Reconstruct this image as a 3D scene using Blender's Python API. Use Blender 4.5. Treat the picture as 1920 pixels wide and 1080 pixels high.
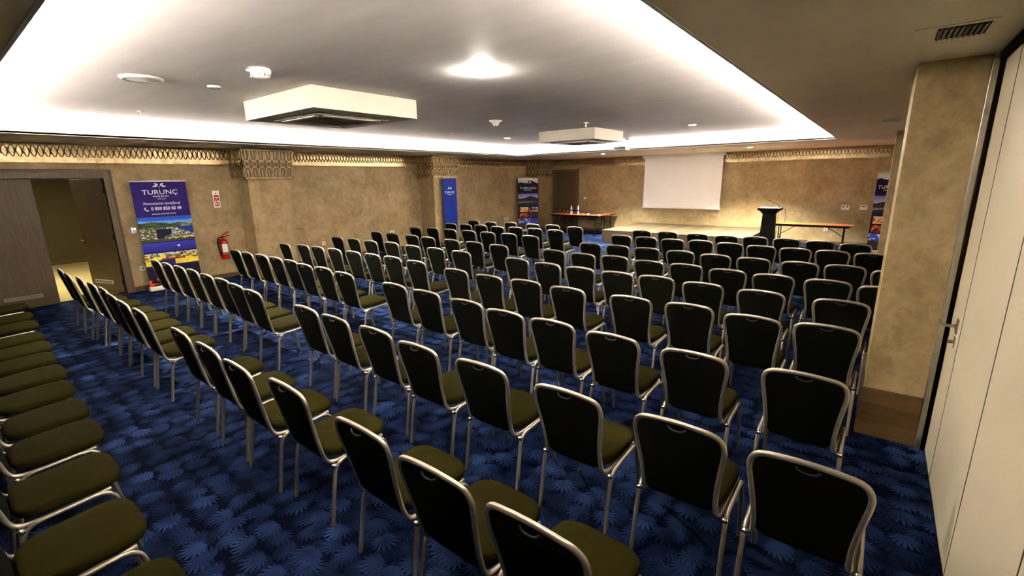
import bpy, bmesh, math, random
from mathutils import Vector, Matrix
random.seed(7)
C = bpy.context.scene.collection
sc = bpy.context.scene
for o in list(bpy.data.objects):
    bpy.data.objects.remove(o)

# ------------------------------------------------------------------ camera, world, exposure
def make_camera():
    yaw, pit, rol = (math.radians(v) for v in (-38.25, 13.3, 0.99))
    fw = Vector((math.sin(yaw)*math.cos(pit), math.cos(yaw)*math.cos(pit), -math.sin(pit)))
    r = Vector((math.cos(yaw), -math.sin(yaw), 0)); d = fw.cross(r)
    c, s = math.cos(rol), math.sin(rol)
    r2 = c*r+s*d; d2 = -s*r+c*d
    m = Matrix((( r2.x, -d2.x, -fw.x, 0.04), (r2.y, -d2.y, -fw.y, -0.04), (r2.z, -d2.z, -fw.z, 2.11), (0, 0, 0, 1)))
    cd = bpy.data.cameras.new('camera'); cd.sensor_width = 36; cd.lens = 36*866/1920
    cd.clip_start = 0.05; cd.clip_end = 200
    co = bpy.data.objects.new('camera', cd); C.objects.link(co); co.matrix_world = m
    sc.camera = co
make_camera()
w = bpy.data.worlds.new('world'); sc.world = w; w.use_nodes = True
w.node_tree.nodes['Background'].inputs[0].default_value = (0.9, 0.85, 0.75, 1)
w.node_tree.nodes['Background'].inputs[1].default_value = 0.02
sc.view_settings.view_transform = 'Standard'
try: sc.view_settings.look = 'None'
except Exception: pass
sc.view_settings.gamma = 1
sc.view_settings.use_curve_mapping = False
sc.view_settings.exposure = 3.15

# room dimensions
XL, XR, YF, YN = -11.65, 0.56, 16.9, -3.0      # walls: left, right, far, near
ZS, ZT = 2.85, 3.08                            # dropped ceiling ring, raised tray
TX0, TX1, TY0, TY1 = -9.62, -0.88, 0.45, 12.7  # edge of the raised tray

def area(name, loc, size, power, col, rot=(0, 0, 0), spread=None):
    l = bpy.data.lights.new(name, 'AREA'); l.shape = 'RECTANGLE'; l.size, l.size_y = size
    l.energy = power; l.color = col
    if spread: l.spread = math.radians(spread)
    o = bpy.data.objects.new(name, l); C.objects.link(o); o.location = loc; o.rotation_euler = rot
    return o
CW = (1.0, 0.92, 0.89)
WW = (1.0, 0.90, 0.74)
# LED strips lying on the cove ledge, shining upwards onto the tray
PER_M = 8.6
g = 0.17
for nm, cx, cy, sx, sy in (
        ('cove_light', TX0-g, (TY0+TY1)/2, 0.05, TY1-TY0+2*g),
        ('cove_light', TX1+g, (TY0+TY1)/2, 0.05, TY1-TY0+2*g),
        ('cove_light', (TX0+TX1)/2, TY0-g, TX1-TX0+2*g, 0.05),
        ('cove_light', (TX0+TX1)/2, TY1+g, TX1-TX0+2*g, 0.05)):
    inward = Vector(((TX0+TX1)/2-cx if sx < sy else 0, (TY0+TY1)/2-cy if sy < sx else 0, 0)).normalized()
    o = area(nm, (cx, cy, ZS+0.055), (max(sx, sy), 0.05), PER_M*max(sx, sy), CW)
    # local x along the ledge, local -z towards the tray ceiling, tipped into the room
    d = (inward*0.0+Vector((0, 0, 1))).normalized(); ax = Vector((0, 1, 0)) if sx < sy else Vector((1, 0, 0))
    zz = -d; yy = zz.cross(ax)
    m = Matrix((ax, yy, zz)).transposed().to_4x4(); m.translation = o.location; o.matrix_world = m

def spot(name, loc, power, col=WW, ang=110, blend=0.6, r=0.05):
    l = bpy.data.lights.new(name, 'SPOT'); l.energy = power; l.color = col
    l.spot_size = math.radians(ang); l.spot_blend = blend; l.shadow_soft_size = r
    o = bpy.data.objects.new(name, l); C.objects.link(o); o.location = loc
    return o

# ------------------------------------------------------------------ helpers: properties
def tag(o, label=None, cat=None, group=None, kind=None):
    if label: o['label'] = label
    if cat: o['category'] = cat
    if group: o['group'] = group
    if kind: o['kind'] = kind
    return o
def link(name, me, parent=None, mats=()):
    o = bpy.data.objects.new(name, me); C.objects.link(o)
    for m in mats: me.materials.append(m)
    if parent: o.parent = parent
    return o
def empty(name, loc=(0, 0, 0), rz=0, label=None, cat=None, group=None, kind=None):
    o = bpy.data.objects.new(name, None); C.objects.link(o)
    o.location = loc; o.rotation_euler = (0, 0, rz); o.empty_display_size = 0.1
    return tag(o, label, cat, group, kind)
def children(o):
    return [c for c in bpy.data.objects if c.parent == o]

# ------------------------------------------------------------------ helpers: mesh builder
class MB:
    def __init__(s): s.v = []; s.f = []; s.m = []; s.sm = []
    def add(s, vs, fs, mi=0, smooth=False):
        b = len(s.v); s.v += [tuple(v) for v in vs]
        for f in fs: s.f.append(tuple(b+i for i in f)); s.m.append(mi); s.sm.append(smooth)
    def box(s, x0, x1, y0, y1, z0, z1, mi=0):
        vs = [(x, y, z) for z in (z0, z1) for y in (y0, y1) for x in (x0, x1)]
        s.add(vs, [(0, 2, 3, 1), (4, 5, 7, 6), (0, 1, 5, 4), (2, 6, 7, 3), (0, 4, 6, 2), (1, 3, 7, 5)], mi)
    def obox(s, o, a, b, c, mi=0):   # box from corner o with edge vectors a, b, c
        o, a, b, c = map(Vector, (o, a, b, c))
        vs = [o, o+a, o+b, o+a+b, o+c, o+a+c, o+b+c, o+a+b+c]
        fs = [(0, 2, 3, 1), (4, 5, 7, 6), (0, 1, 5, 4), (2, 6, 7, 3), (0, 4, 6, 2), (1, 3, 7, 5)]
        if a.cross(b).dot(c) < 0: fs = [f[::-1] for f in fs]
        s.add(vs, fs, mi)
    def quad(s, a, b, c, d, mi=0): s.add([a, b, c, d], [(0, 1, 2, 3)], mi)
    def tube(s, pts, r, n=8, mi=0, cap=True, flat=1.0, ref=None):
        pts = [Vector(p) for p in pts]; rs = r if isinstance(r, (list, tuple)) else [r]*len(pts)
        T = []
        for i in range(len(pts)):
            a = pts[max(i-1, 0)]; b = pts[min(i+1, len(pts)-1)]; T.append((b-a).normalized())
        u = Vector(ref) if ref else (Vector((0, 0, 1)) if abs(T[0].z) < 0.9 else Vector((1, 0, 0)))
        rings = []
        for i, p in enumerate(pts):
            u = (u - T[i]*u.dot(T[i])).normalized(); v = T[i].cross(u)
            rings.append([p + (u*math.cos(a)*flat + v*math.sin(a))*rs[i] for a in (2*math.pi*k/n for k in range(n))])
        vs = [q for R in rings for q in R]; fs = []
        for i in range(len(pts)-1):
            for k in range(n):
                fs.append((i*n+k, i*n+(k+1) % n, (i+1)*n+(k+1) % n, (i+1)*n+k))
        s.add(vs, fs, mi, True)
        if cap:
            s.add(rings[0], [tuple(range(n))[::-1]], mi); s.add(rings[-1], [tuple(range(n))], mi)
    def lathe(s, prof, c=(0, 0, 0), n=16, mi=0, smooth=True):   # prof: (r, z)
        vs = []; fs = []
        for r, z in prof:
            for k in range(n):
                a = 2*math.pi*k/n; vs.append((c[0]+r*math.cos(a), c[1]+r*math.sin(a), c[2]+z))
        for i in range(len(prof)-1):
            for k in range(n): fs.append((i*n+k, i*n+(k+1) % n, (i+1)*n+(k+1) % n, (i+1)*n+k))
        s.add(vs, fs, mi, smooth)
    def build(s, name, mats, parent=None, bevel=0, loc=None):
        me = bpy.data.meshes.new(name); me.from_pydata(s.v, [], s.f)
        if not isinstance(mats, (list, tuple)): mats = [mats]
        for i, p in enumerate(me.polygons): p.material_index = s.m[i]; p.use_smooth = s.sm[i]
        me.update()
        o = link(name, me, parent, mats)
        if bevel:
            md = o.modifiers.new('bevel', 'BEVEL'); md.width = bevel; md.segments = 2; md.limit_method = 'ANGLE'
        if loc: o.location = loc
        return o
def smooth_path(pts, n=4):           # Catmull-Rom through the points
    P = [Vector(p) for p in pts]; out = []
    for i in range(len(P)-1):
        a = P[max(i-1, 0)]; b = P[i]; c = P[i+1]; d = P[min(i+2, len(P)-1)]
        for k in range(n):
            t = k/n
            out.append(0.5*((2*b)+(c-a)*t+(2*a-5*b+4*c-d)*t*t+(3*b-a-3*c+d)*t**3))
    out.append(P[-1]); return out

# ------------------------------------------------------------------ helpers: materials
MATS = {}
def lin(c):
    return tuple(((x/255)/12.92 if x/255 <= 0.04045 else ((x/255+0.055)/1.055)**2.4) for x in c)
class NT:
    def __init__(s, name):
        s.mat = bpy.data.materials.new(name); s.mat.use_nodes = True; s.t = s.mat.node_tree
        s.b = s.t.nodes['Principled BSDF']
    def n(s, typ, **kw):
        nd = s.t.nodes.new(typ)
        for k, v in kw.items():
            if hasattr(nd, k): setattr(nd, k, v)
        return nd
    def l(s, a, b): s.t.links.new(a, b)
    def val(s, x, sock):
        if hasattr(x, 'is_output'): s.l(x, sock)
        else: sock.default_value = x
    def math(s, op, a, b=0.0, c=0.0):
        nd = s.n('ShaderNodeMath', operation=op)
        s.val(a, nd.inputs[0]); s.val(b, nd.inputs[1])
        if op in ('MULTIPLY_ADD', 'SMOOTHSTEP', 'WRAP', 'SMOOTH_MIN'): s.val(c, nd.inputs[2])
        return nd.outputs[0]
    def noise(s, scale, detail=4, rough=0.5, vec=None, dist=0.0):
        nd = s.n('ShaderNodeTexNoise'); nd.inputs['Scale'].default_value = scale
        nd.inputs['Detail'].default_value = detail; nd.inputs['Roughness'].default_value = rough
        nd.inputs['Distortion'].default_value = dist
        s.l(vec if vec is not None else s.pos(), nd.inputs['Vector'])
        return nd.outputs[0]
    def pos(s):
        if not hasattr(s, '_p'): s._p = s.n('ShaderNodeTexCoord').outputs['Object']
        return s._p
    def scaled(s, v):
        nd = s.n('ShaderNodeMapping'); nd.inputs['Scale'].default_value = v; s.l(s.pos(), nd.inputs['Vector'])
        return nd.outputs[0]
    def ramp(s, fac, stops, interp='LINEAR'):
        nd = s.n('ShaderNodeValToRGB'); nd.color_ramp.interpolation = interp
        e = nd.color_ramp.elements
        while len(e) < len(stops): e.new(0.5)
        for i, (p, c) in enumerate(stops): e[i].position = p; e[i].color = (*c, 1)
        s.l(fac, nd.inputs[0]); return nd.outputs[0]
    def mix(s, fac, a, b, mode='MIX'):
        nd = s.n('ShaderNodeMix', data_type='RGBA', blend_type=mode)
        s.val(fac, nd.inputs[0])
        for x, k in ((a, 6), (b, 7)):
            if hasattr(x, 'is_output'): s.l(x, nd.inputs[k])
            else: nd.inputs[k].default_value = (*x, 1)
        return nd.outputs[2]
    def bump(s, h, strength=0.2, dist=0.01):
        nd = s.n('ShaderNodeBump'); nd.inputs['Strength'].default_value = strength
        nd.inputs['Distance'].default_value = dist; s.l(h, nd.inputs['Height'])
        s.l(nd.outputs[0], s.b.inputs['Normal'])
    def set(s, col=None, rough=None, metal=None, spec=None, sheen=None):
        if col is not None:
            if hasattr(col, 'is_output'): s.l(col, s.b.inputs['Base Color'])
            else: s.b.inputs['Base Color'].default_value = (*col, 1)
        if rough is not None: s.val(rough, s.b.inputs['Roughness'])
        if metal is not None: s.b.inputs['Metallic'].default_value = metal
        if spec is not None: s.b.inputs['Specular IOR Level'].default_value = spec
        if sheen is not None: s.b.inputs['Sheen Weight'].default_value = sheen
        return s.mat
def plain(name, rgb, rough=0.5, metal=0.0, spec=0.5, var=0.06, scale=20):
    if name in MATS: return MATS[name]
    t = NT(name); c = lin(rgb); n = t.noise(scale, 3)
    d = tuple(max(0, x*(1-var)) for x in c); e = tuple(min(1, x*(1+var)) for x in c)
    MATS[name] = t.set(t.ramp(n, [(0.3, d), (0.7, e)]), rough, metal, spec)
    return MATS[name]
def emit(name, col, s):
    t = NT(name); t.set((0.8, 0.8, 0.8), 0.5)
    t.b.inputs['Emission Color'].default_value = (*col, 1); t.b.inputs['Emission Strength'].default_value = s
    return t.mat

def mat_wall(name='wall_plaster', a=(135, 113, 77), b=(163, 141, 100), c=(182, 161, 121)):
    t = NT(name)
    n1 = t.noise(1.7, 8, 0.62, dist=0.4); n2 = t.noise(8.0, 8, 0.72, dist=0.35); n3 = t.noise(46, 4, 0.65, dist=0.5)
    m = t.math('ADD', t.math('MULTIPLY', n1, 0.5), t.math('MULTIPLY', n2, 0.5))
    col = t.ramp(m, [(0.36, lin(a)), (0.5, lin(b)), (0.64, lin(c))])
    veins = t.math('SMOOTHSTEP', n3, 0.60, 0.72) if False else t.ramp(n3, [(0.58, (0, 0, 0)), (0.68, (1, 1, 1))])
    vm = t.math('MULTIPLY', veins, 0.10)
    col = t.mix(vm, col, lin((205, 188, 158)))
    t.bump(t.math('ADD', n2, t.math('MULTIPLY', n3, 0.3)), 0.12, 0.01)
    return t.set(col, 0.62, spec=0.3)
M_WALL = mat_wall()
def mat_ceiling():
    t = NT('ceiling_paint'); n = t.noise(2.2, 5, 0.55, vec=t.scaled((0.35, 2.4, 1)))
    n2 = t.noise(0.9, 3, 0.5)
    m = t.math('ADD', t.math('MULTIPLY', n, 0.6), t.math('MULTIPLY', n2, 0.4))
    t.bump(n, 0.05, 0.02)
    return t.set(t.ramp(m, [(0.35, (0.70, 0.67, 0.63)), (0.65, (0.80, 0.77, 0.73))]), 0.65, spec=0.2)
M_CEIL = mat_ceiling()
def mat_soffit():
    t = NT('soffit_paint'); n = t.noise(1.5, 4, 0.5)
    return t.set(t.ramp(n, [(0.35, (0.66, 0.58, 0.42)), (0.65, (0.72, 0.64, 0.47))]), 0.5, spec=0.3)
M_SOF = mat_soffit()

def mat_carpet():
    """navy carpet woven with lighter blue fern leaves"""
    t = NT('fern_carpet')
    pos = t.pos()
    def layer(scale, off, amp, rot0, R, n):
        mp = t.n('ShaderNodeMapping'); mp.inputs['Location'].default_value = off; t.l(pos, mp.inputs['Vector'])
        vo = t.n('ShaderNodeTexVoronoi', voronoi_dimensions='2D', feature='F1'); vo.inputs['Scale'].default_value = scale
        vo.inputs['Randomness'].default_value = 0.45
        t.l(mp.outputs[0], vo.inputs['Vector'])
        sub = t.n('ShaderNodeVectorMath', operation='SUBTRACT'); t.l(mp.outputs[0], sub.inputs[0]); t.l(vo.outputs['Position'], sub.inputs[1])
        sep = t.n('ShaderNodeSeparateColor'); t.l(vo.outputs['Color'], sep.inputs[0])
        ang = t.math('ADD', t.math('MULTIPLY', sep.outputs[0], 1.6), rot0)
        vr = t.n('ShaderNodeVectorRotate', rotation_type='Z_AXIS'); t.l(sub.outputs[0], vr.inputs['Vector']); t.l(ang, vr.inputs['Angle'])
        sx = t.n('ShaderNodeSeparateXYZ'); t.l(vr.outputs[0], sx.inputs[0])
        u = t.math('ADD', sx.outputs[0], R*0.42); v = sx.outputs[1]
        # spiky leaflets fan out from a point near the stalk and taper to their tips
        th = t.math('ARCTAN2', v, u)
        rr = t.math('SQRT', t.math('ADD', t.math('MULTIPLY', u, u), t.math('MULTIPLY', v, v)))
        prof = t.math('MULTIPLY', t.math('ADD', t.math('MULTIPLY', t.math('COSINE', th), 0.42), 0.60), R*1.28)
        q = t.math('DIVIDE', rr, prof)
        sw = t.math('ADD', t.math('MULTIPLY', th, n/6.2832), t.math('MULTIPLY', q, 0.35))
        tri = t.math('MULTIPLY', t.math('ABSOLUTE', t.math('SUBTRACT', t.math('FRACT', sw), 0.5)), 2.0)
        e = t.math('SUBTRACT', t.math('SUBTRACT', 1.08, t.math('MULTIPLY', q, q)), t.math('MULTIPLY', tri, 0.80))
        body = t.ramp(e, [(0.0, (0, 0, 0)), (0.10, (1, 1, 1))])
        vein = t.ramp(tri, [(0.55, (1, 1, 1)), (0.95, (0.45, 0.45, 0.45))])
        lum = t.math('ADD', t.math('MULTIPLY', sep.outputs[2], 0.7), 0.3)
        return t.math('MULTIPLY', t.math('MULTIPLY', body, vein), t.math('MULTIPLY', lum, amp))
    a = layer(5.4, (0, 0, 0), 1.0, 0.3, 0.095, 19.0)
    b = layer(5.7, (3.37, 1.71, 0), 0.6, 1.3, 0.09, 17.0)
    c = layer(6.3, (7.1, 5.3, 0), 0.38, -0.5, 0.085, 21.0)
    m = t.math('MAXIMUM', a, t.math('MAXIMUM', b, c))
    patch = t.noise(1.3, 3, 0.6)
    dim = t.ramp(t.noise(2.6, 3, 0.6), [(0.38, (0.3, 0.3, 0.3)), (0.58, (1, 1, 1))])
    m = t.math('MULTIPLY', m, dim)
    base = t.ramp(patch, [(0.35, lin((2, 5, 15))), (0.65, lin((5, 11, 32)))])
    leaf = t.ramp(patch, [(0.35, lin((29, 46, 84))), (0.65, lin((50, 70, 114)))])
    col = t.mix(m, base, leaf)
    fz = t.noise(900, 2, 0.5)
    t.bump(t.math('ADD', t.math('MULTIPLY', fz, 0.6), m), 0.35, 0.004)
    return t.set(col, 0.95, spec=0.03)
M_CARPET = mat_carpet()

def mat_wood(name, a, b, grain=(1.0, 14.0, 14.0), rough=0.45, planks=None, scale=3.0):
    t = NT(name); v = t.scaled(grain)
    n = t.noise(scale, 6, 0.6, vec=v, dist=0.6); n2 = t.noise(scale*5, 3, 0.6, vec=v)
    m = t.math('ADD', t.math('MULTIPLY', n, 0.65), t.math('MULTIPLY', n2, 0.35))
    col = t.ramp(m, [(0.3, lin(a)), (0.7, lin(b))])
    if planks:
        ax, wd = planks
        sx = t.n('ShaderNodeSeparateXYZ'); t.l(t.pos(), sx.inputs[0])
        q = t.math('DIVIDE', sx.outputs[ax], wd); fl = t.math('FLOOR', q); fr = t.math('FRACT', q)
        wn = t.n('ShaderNodeTexWhiteNoise', noise_dimensions='1D'); t.l(fl, wn.inputs['W'])
        tone = t.math('ADD', t.math('MULTIPLY', wn.outputs[0], 0.35), 0.8)
        seam = t.math('GREATER_THAN', fr, 0.02)
        k = t.math('MULTIPLY', tone, t.math('ADD', t.math('MULTIPLY', seam, 0.6), 0.4))
        cc = t.n('ShaderNodeCombineColor'); [t.l(k, cc.inputs[i]) for i in range(3)]
        col = t.mix(1.0, col, cc.outputs[0], 'MULTIPLY')
    t.bump(m, 0.08, 0.004)
    return t.set(col, rough, spec=0.4)
M_DOOR = mat_wood('door_veneer', (66, 54, 36), (98, 82, 56), (14, 14, 1.0))
M_FRAME = mat_wood('door_frame_wood', (82, 68, 48), (108, 91, 64), (9, 9, 1.0))
M_DOOR2 = mat_wood('far_door_veneer', (66, 52, 30), (92, 76, 46), (14, 14, 1.0))
M_STAGE = mat_wood('stage_boards', (92, 80, 60), (110, 97, 75), (1.0, 10, 10), planks=(0, 0.32))
M_STAGEF = mat_wood('stage_front_laminate', (104, 82, 60), (128, 104, 78), (1.0, 10, 12))
M_PLINTH = mat_wood('plinth_wood', (72, 52, 26), (108, 82, 46), (1.2, 10, 12), planks=(2, 0.14))
M_SKIRT = mat_wood('skirting_wood', (70, 54, 36), (96, 76, 52), (1, 1, 12))
M_TABLE = mat_wood('table_laminate', (168, 84, 40), (206, 116, 62), (1.0, 9, 9), rough=0.3)
def mat_fabric():
    t = NT('olive_fabric'); n = t.noise(260, 2, 0.5); n2 = t.noise(5, 3, 0.5)
    oi = t.n('ShaderNodeObjectInfo')
    k = t.math('ADD', t.math('MULTIPLY', oi.outputs['Random'], 0.3), 0.85)
    col = t.ramp(t.math('ADD', t.math('MULTIPLY', n, 0.5), t.math('MULTIPLY', n2, 0.5)), [(0.3, lin((29, 26, 6))), (0.7, lin((41, 37, 9)))])
    cc = t.n('ShaderNodeCombineColor'); [t.l(k, cc.inputs[i]) for i in range(3)]
    col = t.mix(1.0, col, cc.outputs[0], 'MULTIPLY')
    t.bump(n, 0.25, 0.001)
    return t.set(col, 0.95, spec=0.03)
M_FAB = mat_fabric()
def mat_backfabric():
    t = NT('shaded_olive_fabric'); n = t.noise(260, 2, 0.5)  # the olive seat fabric again, with the shade on the backs put into its colour
    t.bump(n, 0.2, 0.001)
    return t.set(t.ramp(n, [(0.3, lin((7, 8, 4))), (0.7, lin((11, 12, 6)))]), 0.9, spec=0.04)
M_BFAB = mat_backfabric()
def mat_chairmetal():
    t = NT('champagne_metal'); n = t.noise(60, 3, 0.5)
    return t.set(t.ramp(n, [(0.3, (0.40, 0.36, 0.285)), (0.7, (0.46, 0.415, 0.335))]), 0.36, metal=0.75)
M_METAL = mat_chairmetal()
M_GRIP = plain('dark_grip', (26, 22, 13), 0.5, 0.2)
M_CHROME = plain('chrome', (225, 220, 212), 0.15, 1.0)
M_STEEL = plain('satin_steel', (178, 172, 162), 0.32, 0.9)
M_BLACK = plain('black_plastic', (9, 8, 8), 0.6, spec=0.12)
M_BLACKMAT = plain('black_matt', (6, 6, 6), 0.9, spec=0.1)
M_WHITE = plain('white_plastic', (232, 228, 220), 0.4, var=0.02)
M_PANEL = plain('partition_panel_laminate', (194, 184, 156), 0.55, var=0.03, scale=2)
M_SEAM = plain('partition_seam', (70, 62, 52), 0.6)
M_SCREEN = plain('projection_fabric', (240, 238, 236), 0.8, spec=0.1, var=0.015, scale=3)
M_RED = plain('extinguisher_red', (190, 16, 22), 0.25)
M_BOX = plain('plasterboard_box', (190, 186, 172), 0.6, var=0.02, scale=3)
M_GRAY = plain('grey_trim', (120, 116, 106), 0.5)
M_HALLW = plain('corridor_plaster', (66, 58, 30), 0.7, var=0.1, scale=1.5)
def mat_tile():
    t = NT('corridor_tile'); br = t.n('ShaderNodeTexBrick'); t.l(t.pos(), br.inputs['Vector'])
    br.offset = 0.0; br.inputs['Scale'].default_value = 1.0; br.inputs['Brick Width'].default_value = 0.8
    br.inputs['Row Height'].default_value = 0.8; br.inputs['Mortar Size'].default_value = 0.004
    br.inputs['Color1'].default_value = (*lin((196, 182, 140)), 1); br.inputs['Color2'].default_value = (*lin((188, 172, 130)), 1)
    br.inputs['Mortar'].default_value = (*lin((130, 118, 88)), 1)
    n = t.noise(1.1, 5, 0.6); col = t.mix(0.35, br.outputs[0], t.ramp(n, [(0.3, lin((160, 140, 96))), (0.7, lin((214, 200, 160)))]))
    return t.set(col, 0.3, spec=0.4)
M_TILE = mat_tile()
def mat_gold():
    t = NT('gold_leaf'); n = t.noise(9, 6, 0.65, dist=0.6); n2 = t.noise(45, 3, 0.6)
    m = t.math('ADD', t.math('MULTIPLY', n, 0.6), t.math('MULTIPLY', n2, 0.4))
    t.bump(n2, 0.25, 0.003)
    return t.set(t.ramp(m, [(0.32, lin((134, 114, 78))), (0.5, lin((180, 160, 118))), (0.66, lin((212, 196, 156)))]), 0.28, metal=0.75)
M_GOLD = mat_gold()
M_BRONZE = plain('bronze_line', (92, 56, 34), 0.5, 0.3, var=0.25, scale=12)
M_CAPBACK = plain('capital_backing', (112, 92, 64), 0.5, 0.3, var=0.2, scale=8)
M_GLASS = NT('clear_glass'); M_GLASS.set((1, 1, 1), 0.03); M_GLASS.b.inputs['Transmission Weight'].default_value = 1.0; M_GLASS = M_GLASS.mat
M_LAMP = emit('lamp_diffuser', (1.0, 0.93, 0.80), 22)
M_DOME = emit('added_halo_dome', (1.0, 0.95, 0.85), 75)
M_LED = emit('led_strip', (1.0, 0.93, 0.88), 6)
M_OFFLAMP = plain('lamp_glass', (240, 236, 226), 0.3, var=0.01)
M_LOUV = plain('louvre_grey', (96, 90, 74), 0.5)

# ------------------------------------------------------------------ SETTING
def struct(name, mb, mats, parent=None, bevel=0):
    o = mb.build(name, mats, parent, bevel)
    if parent is None: o['kind'] = 'structure'
    return o
b = MB(); b.box(XL-0.2, XR+0.3, YN-0.2, YF+0.2, -0.1, 0); struct('floor', b, M_CARPET)
# ceiling: dropped ring, cove ledge, tray
b = MB()
t_ = 0.03; o_ = 0.26
for x0, x1, y0, y1 in ((XL-0.2, TX0, YN-0.2, YF+0.2), (TX1, XR+0.3, YN-0.2, YF+0.2), (TX0, TX1, YN-0.2, TY0), (TX0, TX1, TY1, YF+0.2)):
    b.box(x0, x1, y0, y1, ZS, ZS+t_, 1)
for x0, x1, y0, y1 in ((TX0-o_-0.1, TX0-o_, TY0-o_, TY1+o_), (TX1+o_, TX1+o_+0.1, TY0-o_, TY1+o_), (TX0-o_, TX1+o_, TY0-o_-0.1, TY0-o_), (TX0-o_, TX1+o_, TY1+o_, TY1+o_+0.1)):
    b.box(x0, x1, y0, y1, ZS+t_, ZT, 0)
b.box(TX0-o_-0.1, TX1+o_+0.1, TY0-o_-0.1, TY1+o_+0.1, ZT, ZT+0.1, 0)
struct('ceiling', b, [M_CEIL, M_SOF])
b = MB()     # raised lip that hides the LED strip
lw, lh = 0.02, 0.065
for x0, x1, y0, y1 in ((TX0-lw, TX0, TY0-lw, TY1+lw), (TX1, TX1+lw, TY0-lw, TY1+lw), (TX0, TX1, TY0-lw, TY0), (TX0, TX1, TY1, TY1+lw)):
    b.box(x0, x1, y0, y1, ZS-0.004, ZS+lh, 0)
struct('trim_1', b, [M_CEIL])

# door opening in the left wall
DY0, DY1, DZ = 0.36, 2.28, 2.25
b = MB()
b.box(XL-0.2, XL, YN-0.2, DY0, 0, ZS); b.box(XL-0.2, XL, DY1, YF+0.2, 0, ZS); b.box(XL-0.2, XL, DY0, DY1, DZ, ZS)
struct('wall_left', b, M_WALL)
b = MB(); b.box(XL, XR+0.3, YF, YF+0.2, 0, ZS); struct('wall_far', b, M_WALL)
b = MB(); b.box(XR+0.05, XR+0.3, 4.45, YF, 0, ZS); struct('wall_right', b, M_WALL)
b = MB(); b.box(XL, XR+0.3, YN-0.2, YN, 0, ZS); struct('wall_near', b, M_WALL)
b = MB(); b.box(XL, XL+0.014, DY1+0.12, 4.63, 0, 0.1); b.box(XL, XL+0.014, 5.57, 10.08, 0, 0.1); b.box(XL, XL+0.014, 11.05, 15.93, 0, 0.1)
struct('baseboard_left', b, M_SKIRT)
b = MB(); b.box(-9.72, -7.12, YF-0.014, YF, 0, 0.1); b.box(-2.68, XR+0.05, YF-0.014, YF, 0, 0.1); struct('baseboard_far', b, M_SKIRT)
# corridor behind the double door
CX = XL-6.0
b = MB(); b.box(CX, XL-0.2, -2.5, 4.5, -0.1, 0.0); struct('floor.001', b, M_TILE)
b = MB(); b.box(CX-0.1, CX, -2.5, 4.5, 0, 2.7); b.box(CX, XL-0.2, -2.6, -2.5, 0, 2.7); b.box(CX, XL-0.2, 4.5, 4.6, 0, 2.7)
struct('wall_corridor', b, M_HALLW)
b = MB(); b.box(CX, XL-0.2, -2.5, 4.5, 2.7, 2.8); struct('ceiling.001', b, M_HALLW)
b = MB(); b.box(CX, CX+0.015, -2.5, 4.5, 0, 0.12); struct('baseboard_corridor', b, M_SKIRT)

# double door with frame
def boxobj(name, args, mat, parent, bevel=0):
    bb = MB()
    for a in (args if isinstance(args[0], (list, tuple)) else [args]): bb.box(*a)
    return bb.build(name, mat, parent, bevel)
dr = empty('door_1', (XL, (DY0+DY1)/2, 0), kind='structure')
def at(o, parent):   # keep world coordinates while parenting to an unrotated empty
    o.location = -parent.location; return o
fr = boxobj('door_frame', [(XL-0.2, XL+0.03, DY0-0.12, DY0, 0, 2.40), (XL-0.2, XL+0.03, DY1, DY1+0.12, 0, 2.40), (XL-0.2, XL+0.03, DY0, DY1, DZ, 2.40),
     (XL, XL+0.05, DY0-0.13, DY0-0.10, 0, 2.41), (XL, XL+0.05, DY1+0.10, DY1+0.13, 0, 2.41), (XL, XL+0.05, DY0-0.13, DY1+0.13, 2.385, 2.415)], M_FRAME, dr, 0.004); at(fr, dr)
lf = boxobj('door_leaf', (XL-0.05, XL-0.005, DY0+0.005, 1.30, 0.008, DZ-0.005), M_DOOR, dr, 0.003); at(lf, dr)
gr = MB(); gr.box(XL-0.006, XL+0.0, DY0+0.25, 1.10, 0.17, 0.24, 0)
for k in range(28): gr.box(XL-0.0, XL+0.003, DY0+0.27+k*0.0165*1.0, DY0+0.278+k*0.0165, 0.18, 0.23, 1)
go = gr.build('vent_grille', [M_STEEL, M_GRAY], lf)
# the right leaf stands open into the corridor
rl = bpy.data.objects.new('door_leaf', None)
LW = DY1-1.30-0.01
q = MB(); q.box(-0.045, 0, -LW, 0, 0.008, DZ-0.005)
rl = q.build('door_leaf', M_DOOR, dr, 0.003); rl.location = Vector((XL-0.06, DY1-0.03, 0))-dr.location; rl.rotation_euler = (0, 0, math.radians(-72))
q = MB(); q.box(0, 0.006, -LW+0.12, -0.28, 0.17, 0.24, 0)
for k in range(30): q.box(0.006, 0.009, -LW+0.135+k*0.0175, -LW+0.143+k*0.0175, 0.18, 0.23, 1)
q.build('vent_grille', [M_WHITE, M_GRAY], rl)
q = MB(); q.tube([(0.0, -LW+0.07, 1.05), (0.055, -LW+0.07, 1.05)], 0.010, 8); q.tube([(0.055, -LW+0.062, 1.05), (0.06, -LW+0.19, 1.05)], 0.010, 8)
q.box(0, 0.008, -LW+0.05, -LW+0.09, 0.96, 1.14)
q.build('door_handle', M_CHROME, rl)
q = MB()
for z in (0.22, 1.12, 2.02): q.tube([(-0.0, 0.012, z-0.05), (-0.0, 0.012, z+0.05)], 0.012, 8)
q.build('hinge', M_BLACK, rl)
for y, z, s in ((1.15, 0, 1),):
    pass

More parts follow.
